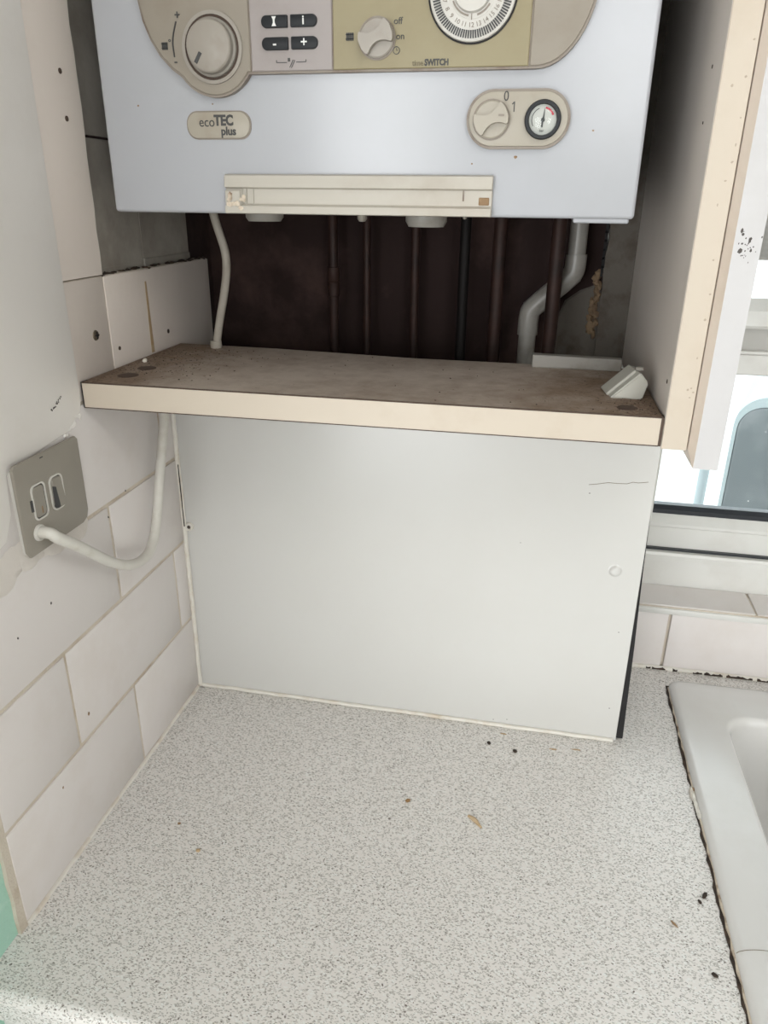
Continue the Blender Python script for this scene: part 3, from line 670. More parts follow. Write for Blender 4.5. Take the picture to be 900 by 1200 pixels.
def decor():
    b = bmesh.new()
    def P(*a): return b.verts.new(a)
    xl, xm, xr = .5301, .5347, .5532
    yb0, yf0, yf1 = YW - .01, SF + .0005, DF
    # left face (bevelled all round), front face, right face
    A = [P(xl, yf0, zb + .0135), P(xl, yb0, zb + .0135), P(xl, yb0, TOP), P(xl, yf0, TOP)]
    B_ = [P(xm, yf1, zb), P(xm, yb0, zb), P(xm, yb0, TOP + .006), P(xm, yf1, TOP + .006)]
    C_ = [P(xr, yf1, zb), P(xr, yb0, zb), P(xr, yb0, TOP + .006), P(xr, yf1, TOP + .006)]
    b.faces.new(A)
    for X_, Y_ in ((A, B_), (B_, C_)):
        for q in range(4): b.faces.new((X_[q], X_[(q + 1) % 4], Y_[(q + 1) % 4], Y_[q]))
    b.faces.new(C_[::-1]); return b
bd = obj('board', decor(), 'foil', dpn)
bd.data.materials.append(M['bevel'])
for p in bd.data.polygons:
    if p.center.x < (.5362 - .541) - .0005: p.material_index = 1
b = bmesh.new()
for q in range(30):
    t = random.gauss(0, 1); u = random.gauss(0, 1); c = at(872 + t * 8, 290 + u * 12, 1, DF)
    if c.x < .537 or c.x > .5525: continue
    k = .6 if q > 8 else 1.3
    lump((c.x, DF, c.z), (random.uniform(.0004, .0012) * k, .0002, random.uniform(.0004, .0013) * k), b, 1)
c = at(867, 294, 1, DF); lump((c.x, DF, c.z), (.0016, .0002, .0019), b, 1); c = at(880, 280, 1, DF); lump((c.x, DF, c.z), (.001, .0002, .0012), b, 1)
obj('mould_spot', b, 'mould', dpn, kind='stuff', label='black mould spots on the white foil')

# ------------------------------------------------------------------ boiler
bo = thing('boiler', (0.25, 0.03, 0.597), 'white wall hung gas boiler with grey control panel above the shelf', 'boiler')
BX0, BX1, BZ0 = 0.0279, 0.4714, 0.5968
obj('casing', bx((BX0, YB, BZ0), (BX1, YB + .022, BZ0 + .72), .0030, 3), 'enamel', bo, True, label='white enamelled front cover')
obj('chassis', bx((BX0 + .004, YB + .022, BZ0 + .002), (BX1 - .004, YW - .004, BZ0 + .715)), 'boiler_dark', bo)
obj('drip_edge', bx((.425, YB + .004, BZ0 - .0032), (.468, YB + .030, BZ0 + .003), .001, 1), 'enamel', bo)
# control fascia
FY = YB - .007                                                     # its face
kc = at(249, 56, 1, FY); kx, kz = kc.x, kc.z
def fz(px, py): c = at(px, py, 1, FY); return c.x, c.z
zl = at(450, 83.5, 1, FY).z; zu = zl + .125; zm = (zl + zu) / 2
xl_, xr_ = at(158, 0, 1, FY).x, at(698, 0, 1, FY).x
def fascia_outline():
    pts = []
    cxr = at(628, 80, 1, FY).x
    rx = (xr_ + .0035 - cxr)
    for q in range(25):                                            # right end: half ellipse from bottom to top
        a = -PI / 2 + PI * q / 24; pts.append((cxr + rx * math.cos(a), zm + (zu - zm) * math.sin(a)))
    left = [fz(*q) for q in ((158, -14), (160.5, 2), (166, 24), (175, 46), (187, 66), (201, 81.5))]
    x0l = left[0][0] - .003
    pts += [(x, 2 * zm - z) for x, z in left[::-1]] + [(x0l, zm)] + left
    R = .0345                                                      # lobe round the big knob
    a0 = -2.62
    ae = -math.asin(min(.99, (kz - zl) / R))
    ae_ = -PI / 2 + math.acos(min(.99, (kz - zl) / R))
    for q in range(17):
        a = (a0 + .10) + (ae_ - a0 - .10) * q / 16; pts.append((kx + R * math.cos(a), kz + R * math.sin(a)))
    pts.append((kx + R * math.cos(ae_) + .006, zl))
    return pts
out = fascia_outline()
cp = obj('control_panel', prism(out, 'y', FY + .0012, YB + .001), 'fascia_rim', bo, label='brown grey rim under the control panel')
def clip(pts, x0, x1):
    def half(pl, x, keep):
        o = []
        for a, c in zip(pl, pl[1:] + pl[:1]):
            ia, ic = keep(a[0], x), keep(c[0], x)
            if ia: o.append(a)
            if ia != ic: t = (x - a[0]) / (c[0] - a[0]); o.append((x, a[1] + (c[1] - a[1]) * t))
        return o
    return half(half(pts, x0, lambda v, x: v >= x), x1, lambda v, x: v <= x)
def inset(pts, d):
    cxm = sum(p[0] for p in pts) / len(pts); o = []
    n = len(pts)
    for i in range(n):
        a, p, c = Vector(pts[i - 1]), Vector(pts[i]), Vector(pts[(i + 1) % n])
        t = (c - a); 
        if t.length < 1e-9: o.append(tuple(p)); continue
        nn = Vector((-t.y, t.x)).normalized(); o.append(tuple(p + nn * d))
    return o
ins = inset(out, .0016)
s1, s2, s3 = at(292.5, 40, 1, FY).x, at(389.5, 40, 1, FY).x, at(622.5, 40, 1, FY).x
for nm, x0, x1, m in (('end_fascia', 0, s1 - .0005, 'fascia'), ('button_panel', s1 + .0005, s2 - .0004, 'fascia_pink'), ('timer_panel', s2 + .0004, s3 - .0005, 'fascia_olive'), ('end_fascia', s3 + .0005, 1, 'fascia')):
    o = obj(nm, prism(clip(ins, x0, x1), 'y', FY, FY + .002, .0006, 1, rim='first'), m, cp, label={'fascia_pink': 'pinkish grey button panel', 'fascia_olive': 'yellowed timer panel', 'fascia': None}[m])
y2 = FY - .0004
# big temperature knob
k = obj('selector_ring', ring_prism(circ(kx, kz, .0252, 48), circ(kx, kz, .0226, 48), 'y', FY - .0016, FY + .001), 'knob', bo, True)
k = obj('selector_knob', lathe([(0, .0098), (.0168, .0098), (.0181, .0089), (.0185, .0078)], (kx, FY, kz), 'y', 48), 'knob', bo, True, label='large round grey temperature knob')
obj('skirt', lathe([(.0185, .0079), (.0190, .0040), (.0205, .0030), (.0208, 0.0)], (kx, FY, kz), 'y', 48), 'knob_shade', k, True)
obj('recess', lathe([(.0180, .0006), (.0240, .0006)], (kx, FY, kz), 'y', 48), 'plug', k)  # flat dark ring paints the shaded gap round the knob
a = at(232, 67.5, 1, FY - .0098); dv = Vector((.0030, 0, .0046)).normalized()
pv = Vector((dv.z, 0, -dv.x)); hw, hl = .0014, .0042
cc = [a + dv * hl + pv * hw, a - dv * hl + pv * hw, a - dv * hl - pv * hw, a + dv * hl - pv * hw]
obj('pointer', prism([(p.x, p.z) for p in cc], 'y', FY - .0102, FY - .0093), 'ink', k)
b = bmesh.new()                                                    # its scale, plus and minus, radiator sign
pa, pb_, pc = at(206, 25, 1, y2), at(201.5, 47, 1, y2), at(204.5, 67, 1, y2)
tube([pa, pb_, pc], .0006, 5, bm=b, smooth_iter=3)
obj('scale_arc', b, 'ink', cp)
for t, px, py in (('+', 207.5, 18), ('-', 206, 72)):
    c = at(px, py, 1, y2); text('lettering', t, .0085, c, 'ink', cp, .0001)
def radiator(px, py, wd, h, par):
    c = at(px, py, 1, y2); b = bmesh.new()
    for q in range(4): bx((c.x - wd / 2 + q * wd / 4 + wd * .03, c.y - .0002, c.z - h / 2), (c.x - wd / 2 + (q + 1) * wd / 4 - wd * .03, c.y + .0003, c.z + h / 2), bm=b)
    for zz in (-.28, .28): bx((c.x - wd * .55, c.y - .0002, c.z + zz * h - .0003), (c.x + wd * .5, c.y + .0003, c.z + zz * h + .0003), bm=b)
    obj('radiator_sign', b, 'ink', par)
radiator(193, 54, .0052, .0052, cp); radiator(410, 43, .0060, .0052, cp)
c = at(198.5, 47.5, 1, y2); obj('degree_sign', ring_prism(circ(c.x, c.z, .0010, 12), circ(c.x, c.z, .0005, 12), 'y', c.y, c.y + .0004), 'ink', cp)
# four buttons
def button(px0, py0, px1, py1, side):
    a = at(px0, py1, 1, FY); c = at(px1, py0, 1, FY); x0, x1, z0, z1 = a.x, c.x, a.z, c.z
    r = (z1 - z0) * .46; rs = .0008; n = 8; pts = []
    rl, rrx = (r, rs) if side < 0 else (rs, r)
    for cx, cz, a0, q in ((x1 - rrx, z1 - rrx, 0, rrx), (x0 + rl, z1 - rl, PI / 2, rl), (x0 + rl, z0 + rl, PI, rl), (x1 - rrx, z0 + rrx, 1.5 * PI, rrx)):
        pts += [(cx + q * math.cos(a0 + PI / 2 * s / n), cz + q * math.sin(a0 + PI / 2 * s / n)) for s in range(n + 1)]
    return obj('button', prism(pts, 'y', FY - .0022, FY + .001, .0008, 2, rim='first'), 'button', bo, True), Vector(((x0 + x1) / 2, FY - .0024, (z0 + z1) / 2))
o, c = button(307, 17.5, 337, 33.5, -1)
b = prism([(c.x - .0018, c.z + .0032), (c.x + .0018, c.z + .0032), (c.x + .0007, c.z + .001), (c.x + .0007, c.z - .001), (c.x + .0018, c.z - .0032), (c.x - .0018, c.z - .0032), (c.x - .0007, c.z - .001), (c.x - .0007, c.z + .001)], 'y', c.y, c.y + .0004)
obj('symbol', b, 'ink_white', o)
o, c = button(341, 16.3, 371.5, 32.3, 1); text('symbol', 'i', .0082, c, 'ink_white', o, .0002)
o, c = button(308, 43.5, 338, 59.5, -1); text('symbol', '-', .010, c, 'ink_white', o, .0001)
o, c = button(342, 42.3, 372.5, 58.3, 1); text('symbol', '+', .0095, c, 'ink_white', o, .0001)
b = bmesh.new()
def seg(p0, p1, wd=.0003):
    a, c = at(*p0, 1, y2), at(*p1, 1, y2); tube([a, c], wd, 4, bm=b)
for p0, p1 in (((324, 70.5), (324, 73.5)), ((324, 73.5), (336, 73.2)), ((347, 72.7), (358.5, 72.3)), ((358.5, 72.3), (358.5, 69.5)), ((339.5, 79), (343.5, 70)), ((341.5, 79.5), (345.5, 70.5))): seg(p0, p1)
c = at(338.5, 70, 1, y2); bx((c.x - .0009, c.y, c.z - .0012), (c.x + .0009, c.y + .0003, c.z + .0012), bm=b)
obj('plug_sign', b, 'ink', cp)
# off / on switch knob
def bar_knob(px, py, r, tilt, m, name, label):
    c = at(px, py, 1, FY if name == 'timer_knob' else PY)
    yy = c.y
    o = obj(name, lathe([(0, .0030), (r * .93, .0030), (r, .0022), (r, -.001)], (c.x, yy, c.z), 'y', 36), m, bo, True, label=label)
    up_, lo_ = [], []
    for q in range(25):
        u = -r * .97 + 2 * r * .97 * q / 24
        h = min(math.sqrt(max(r * r - u * u, 0)) * .98, r * (.26 + .62 * (u / r) ** 2)); up_.append((u, h)); lo_.append((u, -h))
    ct, st = math.cos(tilt), math.sin(tilt)
    pts = [(c.x + u * ct - h * st, c.z + u * st + h * ct) for u, h in up_ + lo_[::-1][0:]]
    b = prism(pts, 'y', yy - .0085, yy - .0010)
    bmesh.ops.remove_doubles(b, verts=b.verts, dist=1e-6)
    obj('grip', b, m, o, True)
    obj('collar', ring_prism(circ(c.x, c.z, r * 1.09, 36), circ(c.x, c.z, r * 1.0, 36), 'y', yy - .0008, yy + .001), 'fascia_rim', o, True)
    return o, c
o, c = bar_knob(442, 45, .0133, .42, 'knob', 'timer_knob', 'small round knob with a diagonal grip on the timer panel')
for px, py, t in ((466.5, 24.5, 'off'), (469, 42.5, 'on')):
    c = at(px, py, 1, y2); text('lettering', t, .0064, c, 'ink', cp)
c = at(464.5, 59, 1, y2); b = ring_prism(circ(c.x, c.z, .0027, 20), circ(c.x, c.z, .0022, 20), 'y', c.y, c.y + .0004)
tube([(c.x, c.y, c.z + .0016), (c.x, c.y, c.z), (c.x + .0012, c.y, c.z)], .0002, 4, bm=b); obj('clock_sign', b, 'ink', cp)
c = at(511.5, 73.2, 1, y2); text('lettering', 'SWITCH', .0059, c, 'ink', cp, .00022, .82)
c = at(489.5, 74.0, 1, y2); text('lettering', 'time', .0056, c, 'ink_faint', cp, 0, .85)
# round timer dial
tcx = at(553.5, 2, 1, FY - .003).x; R = (at(604.5, 2, 1, FY - .003).x - at(502.5, 2, 1, FY - .003).x) / 2; tcz = at(551, 49.5, 1, FY - .003).z + R
ti = obj('timer_dial', lathe([(0, .0032), (R * .955, .0032), (R * .985, .0026), (R, .0010), (R, -.001)], (tcx, FY, tcz), 'y', 64), 'dial_white', bo, True, label='round white timer dial with switching tabs')
obj('dial_rim', ring_prism(circ(tcx, tcz, R * 1.035, 64), circ(tcx, tcz, R, 64), 'y', FY - .0012, FY + .001), 'black', ti)
b = bmesh.new()
for q in range(96):
    a = 2 * PI * q / 96; t = bx((R * .76, -.0002, -R * .0165), (R * .925, .0012, R * .0165))
    t.transform(Matrix.Translation((tcx, FY - .0036, tcz)) @ Matrix.Rotation(a, 4, 'Y')); merge(b, t)
obj('switching_tab', b, 'ink', ti, kind='stuff', label='ring of dark switching tabs')
b = bmesh.new()
for q in range(24):
    a = 2 * PI * q / 24; cc = (tcx + R * .66 * math.sin(a), FY - .0034, tcz - R * .66 * math.cos(a))
    t = text('n', str((q + 12) % 24 or 24), .0044, cc, 'ink', None, rot=-a if True else 0); merge(b, t)
obj('hour_figure', b, 'fascia_rim', ti, kind='stuff')
obj('inner_disc', lathe([(0, .0062), (R * .40, .0062), (R * .42, .0052), (R * .43, .0034), (R * .54, .0034), (R * .56, .0026)], (tcx, FY, tcz), 'y', 48), 'dial_white', ti, True)
arc_b = arc_band(tcx, tcz, R * .475, R * .035, -2.75, -1.72, FY - .0041, FY - .0030); arc_band(tcx, tcz, R * .475, R * .035, -1.30, -.55, FY - .0041, FY - .0030, bm=arc_b)
bx((tcx - .0003, FY - .0042, tcz - R * .555), (tcx + .0003, FY - .003, tcz - R * .44), bm=arc_b)
obj('time_mark', arc_b, 'fascia_rim', ti)
# badge
BY = YB - .002
a = at(219.5, 162, 1, BY); c = at(292.5, 130.5, 1, BY)
bz = (at(255, 131, 1, BY).z, at(255, 162, 1, BY).z); z0, z1 = bz[1], bz[0]; x0, x1 = at(219.5, 146, 1, BY).x, at(292.5, 146, 1, BY).x
bgd = obj('badge', prism(rrect(x0, z0, x1, z1, (z1 - z0) * .47, 8), 'y', BY, YB + .001, .0008, 2, rim='first'), 'badge', bo, True, label='cream name badge')
obj('badge_rim', ring_prism(rrect(x0 - .0009, z0 - .0009, x1 + .0009, z1 + .0009, (z1 - z0) * .49, 8), rrect(x0, z0, x1, z1, (z1 - z0) * .47, 8), 'y', BY + .0012, YB + .001), 'fascia_rim', bgd)
c = at(242.3, 143.4, 1, BY - .0002); text('lettering', 'eco', .0104, c, 'ink', bgd, 0, .92)
c = at(262.0, 141.6, 1, BY - .0002); text('lettering', 'TEC', .0106, c, 'ink', bgd, .00045, .86)
c = at(267.8, 154.0, 1, BY - .0002); text('lettering', 'plus', .0086, c, 'ink', bgd, .00026, .95)
# switch pod with on/off knob and pressure gauge
PY = YB - .006
x0, x1 = at(546.5, 140, 1, PY).x, at(668.5, 140, 1, PY).x; z0, z1 = at(607, 174.5, 1, PY).z, at(607, 103.5, 1, PY).z
pod = obj('switch_pod', prism(rrect(x0, z0, x1, z1, (z1 - z0) * .495, 14), 'y', PY + .0012, YB + .001), 'fascia_rim', bo, True, label='oval pod holding switch and gauge')
obj('pod_face', prism(rrect(x0 + .0018, z0 + .0018, x1 - .0018, z1 - .0018, (z1 - z0) * .455, 14), 'y', PY, PY + .002, .0008, 2, rim='first'), 'badge', pod, True)
o, c = bar_knob(576, 140.5, .0131, .40, 'badge', 'power_knob', 'round switch knob with a diagonal grip in the oval pod')
m_ = Vector((c.x + .0078, c.y - .0092, c.z + .0024)); b = prism(rrect(m_.x - .0022, m_.z - .0007, m_.x + .0022, m_.z + .0007, .0006, 3), 'y', m_.y, m_.y + .0006)
obj('mark', b, 'fascia_rim', o)
for px, py, t in ((593.5, 113, '0'), (602, 125, '1')):
    c = at(px, py, 1, PY - .0002)
    if t == '0': text('lettering', t, .0098, c, 'ink', pod, 0, .85)
    else: obj('lettering', prism([(c.x, c.z - .0035), (c.x + .0008, c.z - .0035), (c.x + .0008, c.z + .0035), (c.x + .0001, c.z + .0035), (c.x - .0015, c.z + .0020), (c.x - .0011, c.z + .0014), (c.x, c.z + .0022)], 'y', c.y, c.y + .0003), 'ink', pod)
c = at(636, 140, 1, PY - .003); gr = .0136
g = obj('pressure_gauge', lathe([(gr * .77, .0016), (gr * .80, .0042), (gr * .95, .0042), (gr, .0030), (gr, -.001)], (c.x, PY, c.z), 'y', 40), 'button', bo, True, label='pressure gauge with black bezel')
obj('gauge_face', lathe([(0, .0016), (gr * .79, .0016)], (c.x, PY, c.z), 'y', 40), 'dial_white', g)
gy = PY - .0019
obj('gauge_scale', arc_band(c.x, c.z, gr * .60, gr * .04, PI * .62, PI * 1.18, gy, gy + .0004), 'ink', g)
obj('gauge_red_band', arc_band(c.x, c.z, gr * .60, gr * .10, .40, 1.38, gy, gy + .0004), 'red', g, label='red danger band')
b = prism([(c.x - .0005, c.z - .0005), (c.x + .0011, c.z - .0004), (c.x + .0011, c.z + gr * .62)], 'y', gy - .0004, gy); prism(circ(c.x + .0001, c.z - .0002, .0015, 16), 'y', gy - .0007, gy, bm=b)
prism([(c.x - .0006, c.z), (c.x + .0006, c.z), (c.x + .0003, c.z - gr * .38), (c.x - .0009, c.z - gr * .38)], 'y', gy - .0004, gy, bm=b)
obj('needle', b, 'ink', g)
t = text('lettering', 'bar', .0026, (c.x - .0003, gy, c.z - gr * .55), 'ink', g)
dome = lathe([(0, .0050), (gr * .35, .0047), (gr * .62, .0038), (gr * .79, .0024)], (c.x, PY, c.z), 'y', 32)
obj('gauge_glass', dome, 'glass', g, True)
# lower plastic lip
zt, zbm = at(420, 204.5, 1, YB - .006).z, at(420, 252.5, 1, YB - .008).z
x0, x1 = at(263.5, 230, 1, YB - .008).x, at(576.5, 230, 1, YB - .008).x
h = zt - zbm
prof = [(YB + .001, zt), (YB - .0045, zt), (YB - .0075, zt - .0012), (YB - .0085, zt - h * .33), (YB - .0050, zt - h * .37), (YB - .0050, zt - h * .74), (YB - .0092, zt - h * .80), (YB - .0100, zbm + .0006), (YB - .0085, zbm), (YB + .001, zbm)]
lp = obj('lower_lip', prism(prof, 'x', x0, x1, .0006, 1), 'lip', bo, True, label='aged white plastic handle strip along the lower edge')
for px in (284, 289, 297): 
    xx = at(px, 230, 1, YB - .005).x; obj('rib', bx((xx - .0005, YB - .0066, zbm + h * .24), (xx + .0005, YB - .004, zt - h * .36)), 'lip', lp)
obj('clip', bx((x0 + .0002, YB - .0085, zbm + .0006), (x0 + .014, YB - .004, zt - h * .40), .001, 1), 'lip', lp, True)
bq = bmesh.new()
for q in range(10): lump((x0 + .004 + random.uniform(0, .014), YB - .0092, zbm + random.uniform(.001, .015)), (random.uniform(.0012, .003), .0010, random.uniform(.0012, .0034)), bq, 2, jit=.3)
obj('dried_filler', bq, 'seal_dirty', lp, True)
a = at(567, 236.5, 1, YB - .005); obj('brown_patch', bx((a.x - .0042, YB - .0058, a.z - .0028), (a.x + .0042, YB - .004, a.z + .0030), .0006, 1), 'rust', lp, label='square brown stained recess')
a = at(543, 228, 1, YB - .005); obj('dirt_run', bx((a.x - .0006, YB - .0053, a.z - .005), (a.x + .0008, YB - .004, a.z + .006)), 'fascia_rim', lp)
# things under the boiler
for px0, px1, dz in ((288, 330, .0075), (475, 523, .0100)):
    a = at(px0, 258, 1, -.06); c = at(px1, 258, 1, -.06); r = (c.x - a.x) / 2
    obj('bottom_cap', lathe([(r, -.004), (r, dz * .55), (r * .86, dz * 1.0), (0, dz * 1.05)], ((a.x + c.x) / 2, -.06 + r * .2, BZ0), 'z', 28), 'waste', bo, True, label='pale plastic cap under the boiler')
a = at(421.5, 255, 1, -.07); obj('drain_valve', lathe([(.0045, -.003), (.0045, .004), (.0030, .0062), (0, .0066)], (a.x, -.06, BZ0), 'z', 14), 'nickel', bo, True)
c = at(543, 260, 1, -.08); obj('screw', lathe([(.0018, -.003), (.0018, .0024), (0, .003)], (c.x, -.07, BZ0), 'z', 12), 'nickel', bo, True)
for px, py, r in ((162, 124, .0008), (604, 184, .0012), (553, 192, .0006), (695, 153, .0007), (249, 122, .0006)):
    c = at(px, py, 1, YB); obj('speck', lump((c.x, YB, c.z), (r * 1.3, .0003, r), sub=1), 'rust', bo)

# ------------------------------------------------------------------ pipes behind the shelf
PIPES = [  # px at y=330, plane, radius, material, label
    (391, .145, .0060, 'copper', 'dark copper pipe with a soldered coupling, leftmost behind the shelf', True),
    (430, .145, .0048, 'copper', 'thin dark copper pipe just right of the coupled pipe', False),
    (486, .150, .0055, 'copper', 'reddish copper pipe under the right bottom cap of the boiler', False),
    (543, .140, .0062, 'black_pipe', 'blackened pipe between two copper pipes in the middle right', False),
    (583, .140, .0080, 'copper', 'wide brown copper pipe left of the white waste pipe', False),
    (650, .105, .0080, 'copper', 'copper pipe crossing in front of the white waste pipe', False)]
for px, y, r, m, lab, cpl in PIPES:
    c = at(px, 330, 1, y)
    t = thing('copper_pipe' if m == 'copper' else 'gas_pipe', (c.x, y, 0), lab, 'pipe', 'pipes behind the shelf')
    obj('tube', tube([(c.x, y, 0.0), (c.x, y, .3), (c.x, y, BZ0 + .001)], r, 16), m, t, True)
    zc = at(px, 330, 1, y).z
    if cpl: obj('coupling', lathe([(r, -.017), (r * 1.28, -.0165), (r * 1.28, -.001), (r * 1.15, 0), (r * 1.28, .001), (r * 1.28, .0165), (r, .017)], (c.x, y, zc), 'z', 20, sign=1), m, t, True)
    else: obj('compression_nut', lathe([(r, -.008), (r * 1.6, -.007), (r * 1.6, .007), (r, .008)], (c.x, y, .30), 'z', 6, sign=1), 'brass', t)
yw_ = .140
A1 = at(680, 258, 1, yw_); A2 = at(674, 305, 1, yw_); A3 = at(617, 395, 1, yw_)
wp = thing('waste_pipe', (A3.x, yw_, 0), 'white plastic waste pipe with two elbows behind the shelf', 'pipe', None)
xt, xb = A1.x, at(618, 390, 1, yw_).x
zt_, zb_ = at(672, 322, 1, yw_).z, at(624, 362, 1, yw_).z
path = [(xt, yw_, BZ0 + .001), (xt, yw_, zt_ + .012), (xt, yw_, zt_), (xb, yw_, zb_), (xb, yw_, zb_ - .012), (xb, yw_, 0)]
obj('tube', tube(path, .0100, 18), 'waste', wp, True)
zj = at(675, 298, 1, yw_).z; zk = at(617, 392, 1, yw_).z
obj('elbow', tube([(xt, yw_, zj), (xt, yw_, zt_ + .006), (xt - .003, yw_, zt_ - .001), (xt * .5 + xb * .5, yw_, zt_ * .5 + zb_ * .5)], .0118, 18, smooth_iter=2), 'waste', wp, True)
obj('elbow', tube([(xt * .5 + xb * .5, yw_, zt_ * .5 + zb_ * .5), (xb + .003, yw_, zb_ + .001), (xb, yw_, zb_ - .006), (xb, yw_, zk)], .0118, 18, smooth_iter=2), 'waste', wp, True)

# ------------------------------------------------------------------ flexes and the fused spur
uc = thing('boiler_flex', (0.045, .018, ST), 'white flex dropping from the boiler to the shelf back left corner', 'cable', 'white flexes')
yq = .018
pts = [at(px, py, 1, yq) for px, py in ((249, 246), (252, 258), (258, 276), (264.5, 296), (266, 318), (262, 350), (257, 378), (253, 400))]
pts[-1].z = ST + .001
obj('cord', tube(pts, .0044, 12, smooth_iter=2), 'darker_flex', uc, True)
g = pts[-1]; obj('grommet', lathe([(.0060, 0), (.0066, .002), (.0062, .0075), (.0044, .0082)], (g.x, g.y, ST), 'z', 20, sign=1), 'darker_flex', uc, True)
sp = thing('fused_spur', (0.0, -.241, .372), 'satin nickel fused spur plate on the tiled left wall', 'socket')
y0, y1, z0, z1 = -.286, -.1955, .3295, .411
obj('back_box', prism(rrect(y0 + .002, z0 + .001, y1 + .003, z1 - .004, .004, 4), 'x', -.002, .0042, .001, 1, rim='last'), 'rim_white', sp, True, label='white edge of the box behind the plate')
pts = [(y0, z0 + .006), (y0 + .004, z0), (y1 - .010, z0), (y1 - .003, z0 + .003), (y1, z0 + .010), (y1, z1 - .003), (y1 - .003, z1), (y0 + .003, z1), (y0, z1 - .003)]
obj('plate', prism(pts, 'x', .0044, .0070, .0009, 2, rim='last'), 'nickel', sp, True)
XP = .0070
def insert(cpx, cpy, wd, hh, r, name, label):
    c = at(cpx, cpy, 0, XP); q0, q1, e0, e1 = c.y - wd / 2, c.y + wd / 2, c.z - hh / 2, c.z + hh / 2
    o = obj(name, prism(rrect(q0 + .0022, e0 + .0022, q1 - .0022, e1 - .0022, r * .8, 5), 'x', XP - .001, XP + .0009, .0005, 1, rim='last'), 'nickel', sp, True, label=label)
    obj('shadow_gap', ring_prism(rrect(q0 + .0012, e0 + .0012, q1 - .0012, e1 - .0012, r * .9, 5), rrect(q0 + .0022, e0 + .0022, q1 - .0022, e1 - .0022, r * .8, 5), 'x', XP - .001, XP + .0002), 'ink', o)
    obj('rim', ring_prism(rrect(q0, e0, q1, e1, r, 5), rrect(q0 + .0013, e0 + .0013, q1 - .0013, e1 - .0013, r * .88, 5), 'x', XP - .001, XP + .0011), 'rim_white', o)
    return o, c
o, c = insert(46, 587, .0185, .0315, .005, 'fuse_holder', 'fuse drawer with pale rim')
obj('pull_tab', bx((XP - .0005, c.y - .0115, c.z - .006), (XP + .0010, c.y - .0090, c.z + .004)), 'ink', o)
obj('brown_mark', bx((XP + .0006, c.y + .0005, c.z - .011), (XP + .0012, c.y + .0018, c.z - .005)), 'rust', o)
o, c = insert(66.5, 576, .0185, .0315, .006, 'rocker_switch', 'rocker switch with pale rim')
b = prism([(XP, c.z - .0130), (XP + .0042, c.z - .0125), (XP + .0012, c.z + .0125), (XP, c.z + .0130)], 'y', c.y - .0060, c.y + .0066, .0006, 1)
for v in b.verts: pass
obj('rocker', b, 'nickel', o)
obj('side_shade', prism([(c.y - .0066, c.z - .0122), (c.y - .0036, c.z - .0118), (c.y - .0060, c.z + .007)], 'x', XP, XP + .0046), 'ink', o)  # dark wedge painted as shade on the rocker's left side
c = at(46, 624, 0, XP)
obj('cable_outlet', lathe([(.0052, .0002), (.0054, .0022), (.0070, .0018), (.0074, -.001)], (XP, c.y, c.z), 'x', 26, sign=1), 'rim_white', sp, True, label='pale ring round the flex outlet')
m_ = at(21, 536, 0, XP); obj('stamp_mark', bx((XP - .0002, at(48, 536, 0, XP).y - .002, at(48, 536, 0, XP).z - .0005), (XP + .0002, at(48, 536, 0, XP).y + .002, at(48, 536, 0, XP).z + .0005)), 'ink', sp)
fx = thing('spur_flex', (.01, c.y, c.z), 'white flex looping from the fused spur up under the shelf', 'cable', 'white flexes')
pts = [Vector((XP - .001, c.y, c.z)), Vector((XP + .010, c.y + .001, c.z + .0004))]
for px, py, x in ((66, 630, .020), (88, 638, .022), (108, 648, .022), (128, 658.5, .021), (148, 663, .020), (164, 659, .018), (176, 647, .016), (182, 625, .014), (184.5, 600, .013), (187, 560, .012), (190, 520, .012), (193, 487, .012)):
    pts.append(at(px, py, 0, x))
e = pts[-1]; pts.append(Vector((.012, e.y + .006, SB)))
obj('cord', tube(pts, .0052, 14, smooth_iter=2), 'cable', fx, True)

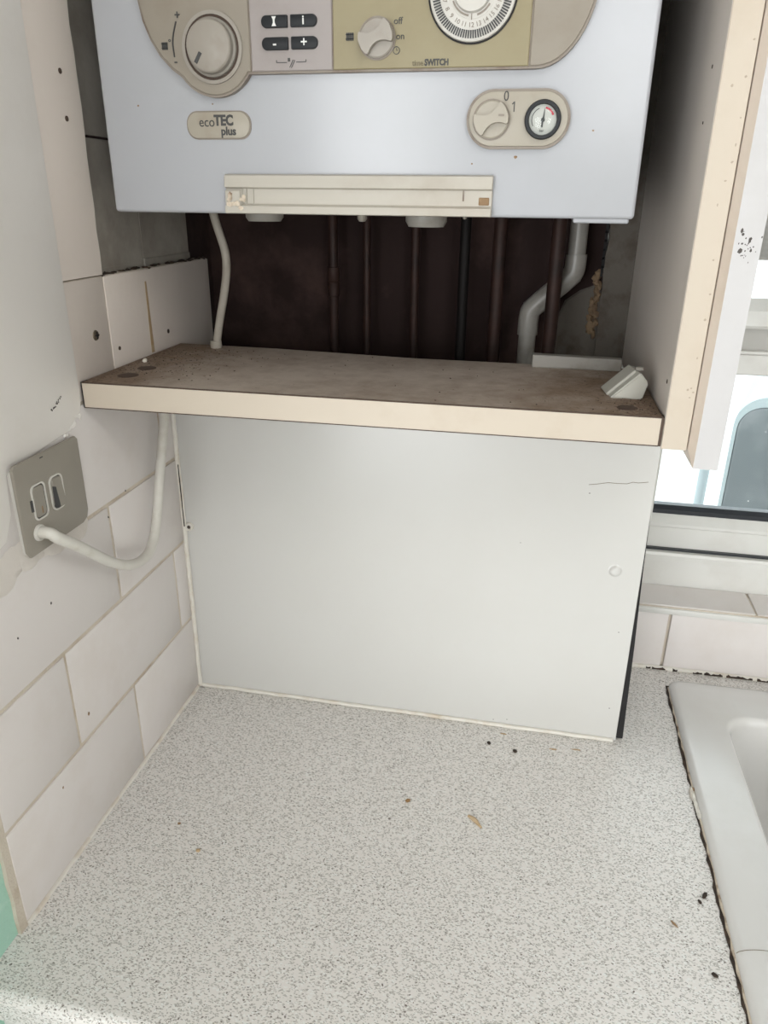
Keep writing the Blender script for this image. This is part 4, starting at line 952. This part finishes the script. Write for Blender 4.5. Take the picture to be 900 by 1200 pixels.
# ------------------------------------------------------------------ blind behind the upper pane
bl = thing('window_blind', (1.15, .225, .55), 'grey slatted blind drawn up across the upper window', 'blind')
for q in range(17):
    z = .5475 + q * .0062
    obj('slat', prism([(.222, z), (.2235, z), (.2300, z + .0068), (.2285, z + .0068)], 'x', WX0 + .036, WX1 - .06), 'slat', bl)
obj('head_rail', bx((WX0 + .036, .212, .652), (WX1 - .06, .24, .675)), 'slat', bl)
for x in (.75, 1.15, 1.55): obj('lift_cord', tube([(x, .2405, .548), (x, .2405, 1.20)], .0008, 6), 'slat', bl)

# ------------------------------------------------------------------ crumbs on the worktop
CR = [(573, 870.5, .0021, .0030, .4, 'grime', 'dark crumb on the worktop, left of two near the panel foot', 'crumb'),
      (603.5, 880, .0026, .0030, .8, 'grime', 'black round crumb on the worktop, right of two near the panel foot', 'crumb'),
      (478, 938, .0025, .0030, 2.1, 'bead', 'brown crumb alone in the middle of the worktop', 'crumb'),
      (232, 996.5, .0024, .0022, .2, 'pale_stain', 'tan crumb on the left of the worktop', 'crumb'),
      (210, 965, .0018, .0012, .5, 'rust', 'tiny brown crumb behind the tan crumb', 'crumb'),
      (826, 1049.5, .0019, .0045, -.5, 'grime', 'long dark brown dropping beside the sink edge', 'crumb'),
      (820, 1057, .0013, .0024, .5, 'grime', 'short dark bit touching the long dropping', 'crumb'),
      (790.5, 1083, .0010, .0042, .7, 'rust', 'reddish thin sliver on the worktop left of the dropping', 'crumb'),
      (838, 1143, .0020, .0030, 1.0, 'grime', 'dark crumb on the worktop nearest the front, by the sink', 'crumb')]
for px, py, rx, ry, a, m, lab, cat in CR:
    c = at(px, py, 2, 0.001); b = lump((0, 0, 0), (rx, ry, min(rx, .0014)), sub=2, jit=.16)
    b.transform(Matrix.Translation((c.x, c.y, .0011)) @ Matrix.Rotation(a, 4, 'Z'))
    tag(obj('crumb', b, m, None, True, loc=(c.x, c.y, 0)), lab, cat, 'bits of dirt on the worktop')
c0, c1 = at(549, 956, 2, .0008), at(564, 970, 2, .0008)
tag(obj('wood_shaving', tube([c0, c0 * .6 + c1 * .4 + Vector((.001, .001, .0006)), c1], [.0016, .0024, .0012], 8, smooth_iter=1), 'pale_stain', None, True, loc=(c0.x, c0.y, 0)), 'curled straw coloured shaving on the worktop centre right', 'shaving')
for px, py, w_ in ((648, 878, .0045), (675, 878.5, .005), (590, 860, .004)):
    c = at(px, py, 2, 0); obj('rust_mark', lump((c.x, c.y, .0001), (w_, .0013, .0003), sub=2, jit=.3), 'pale_stain', wt)
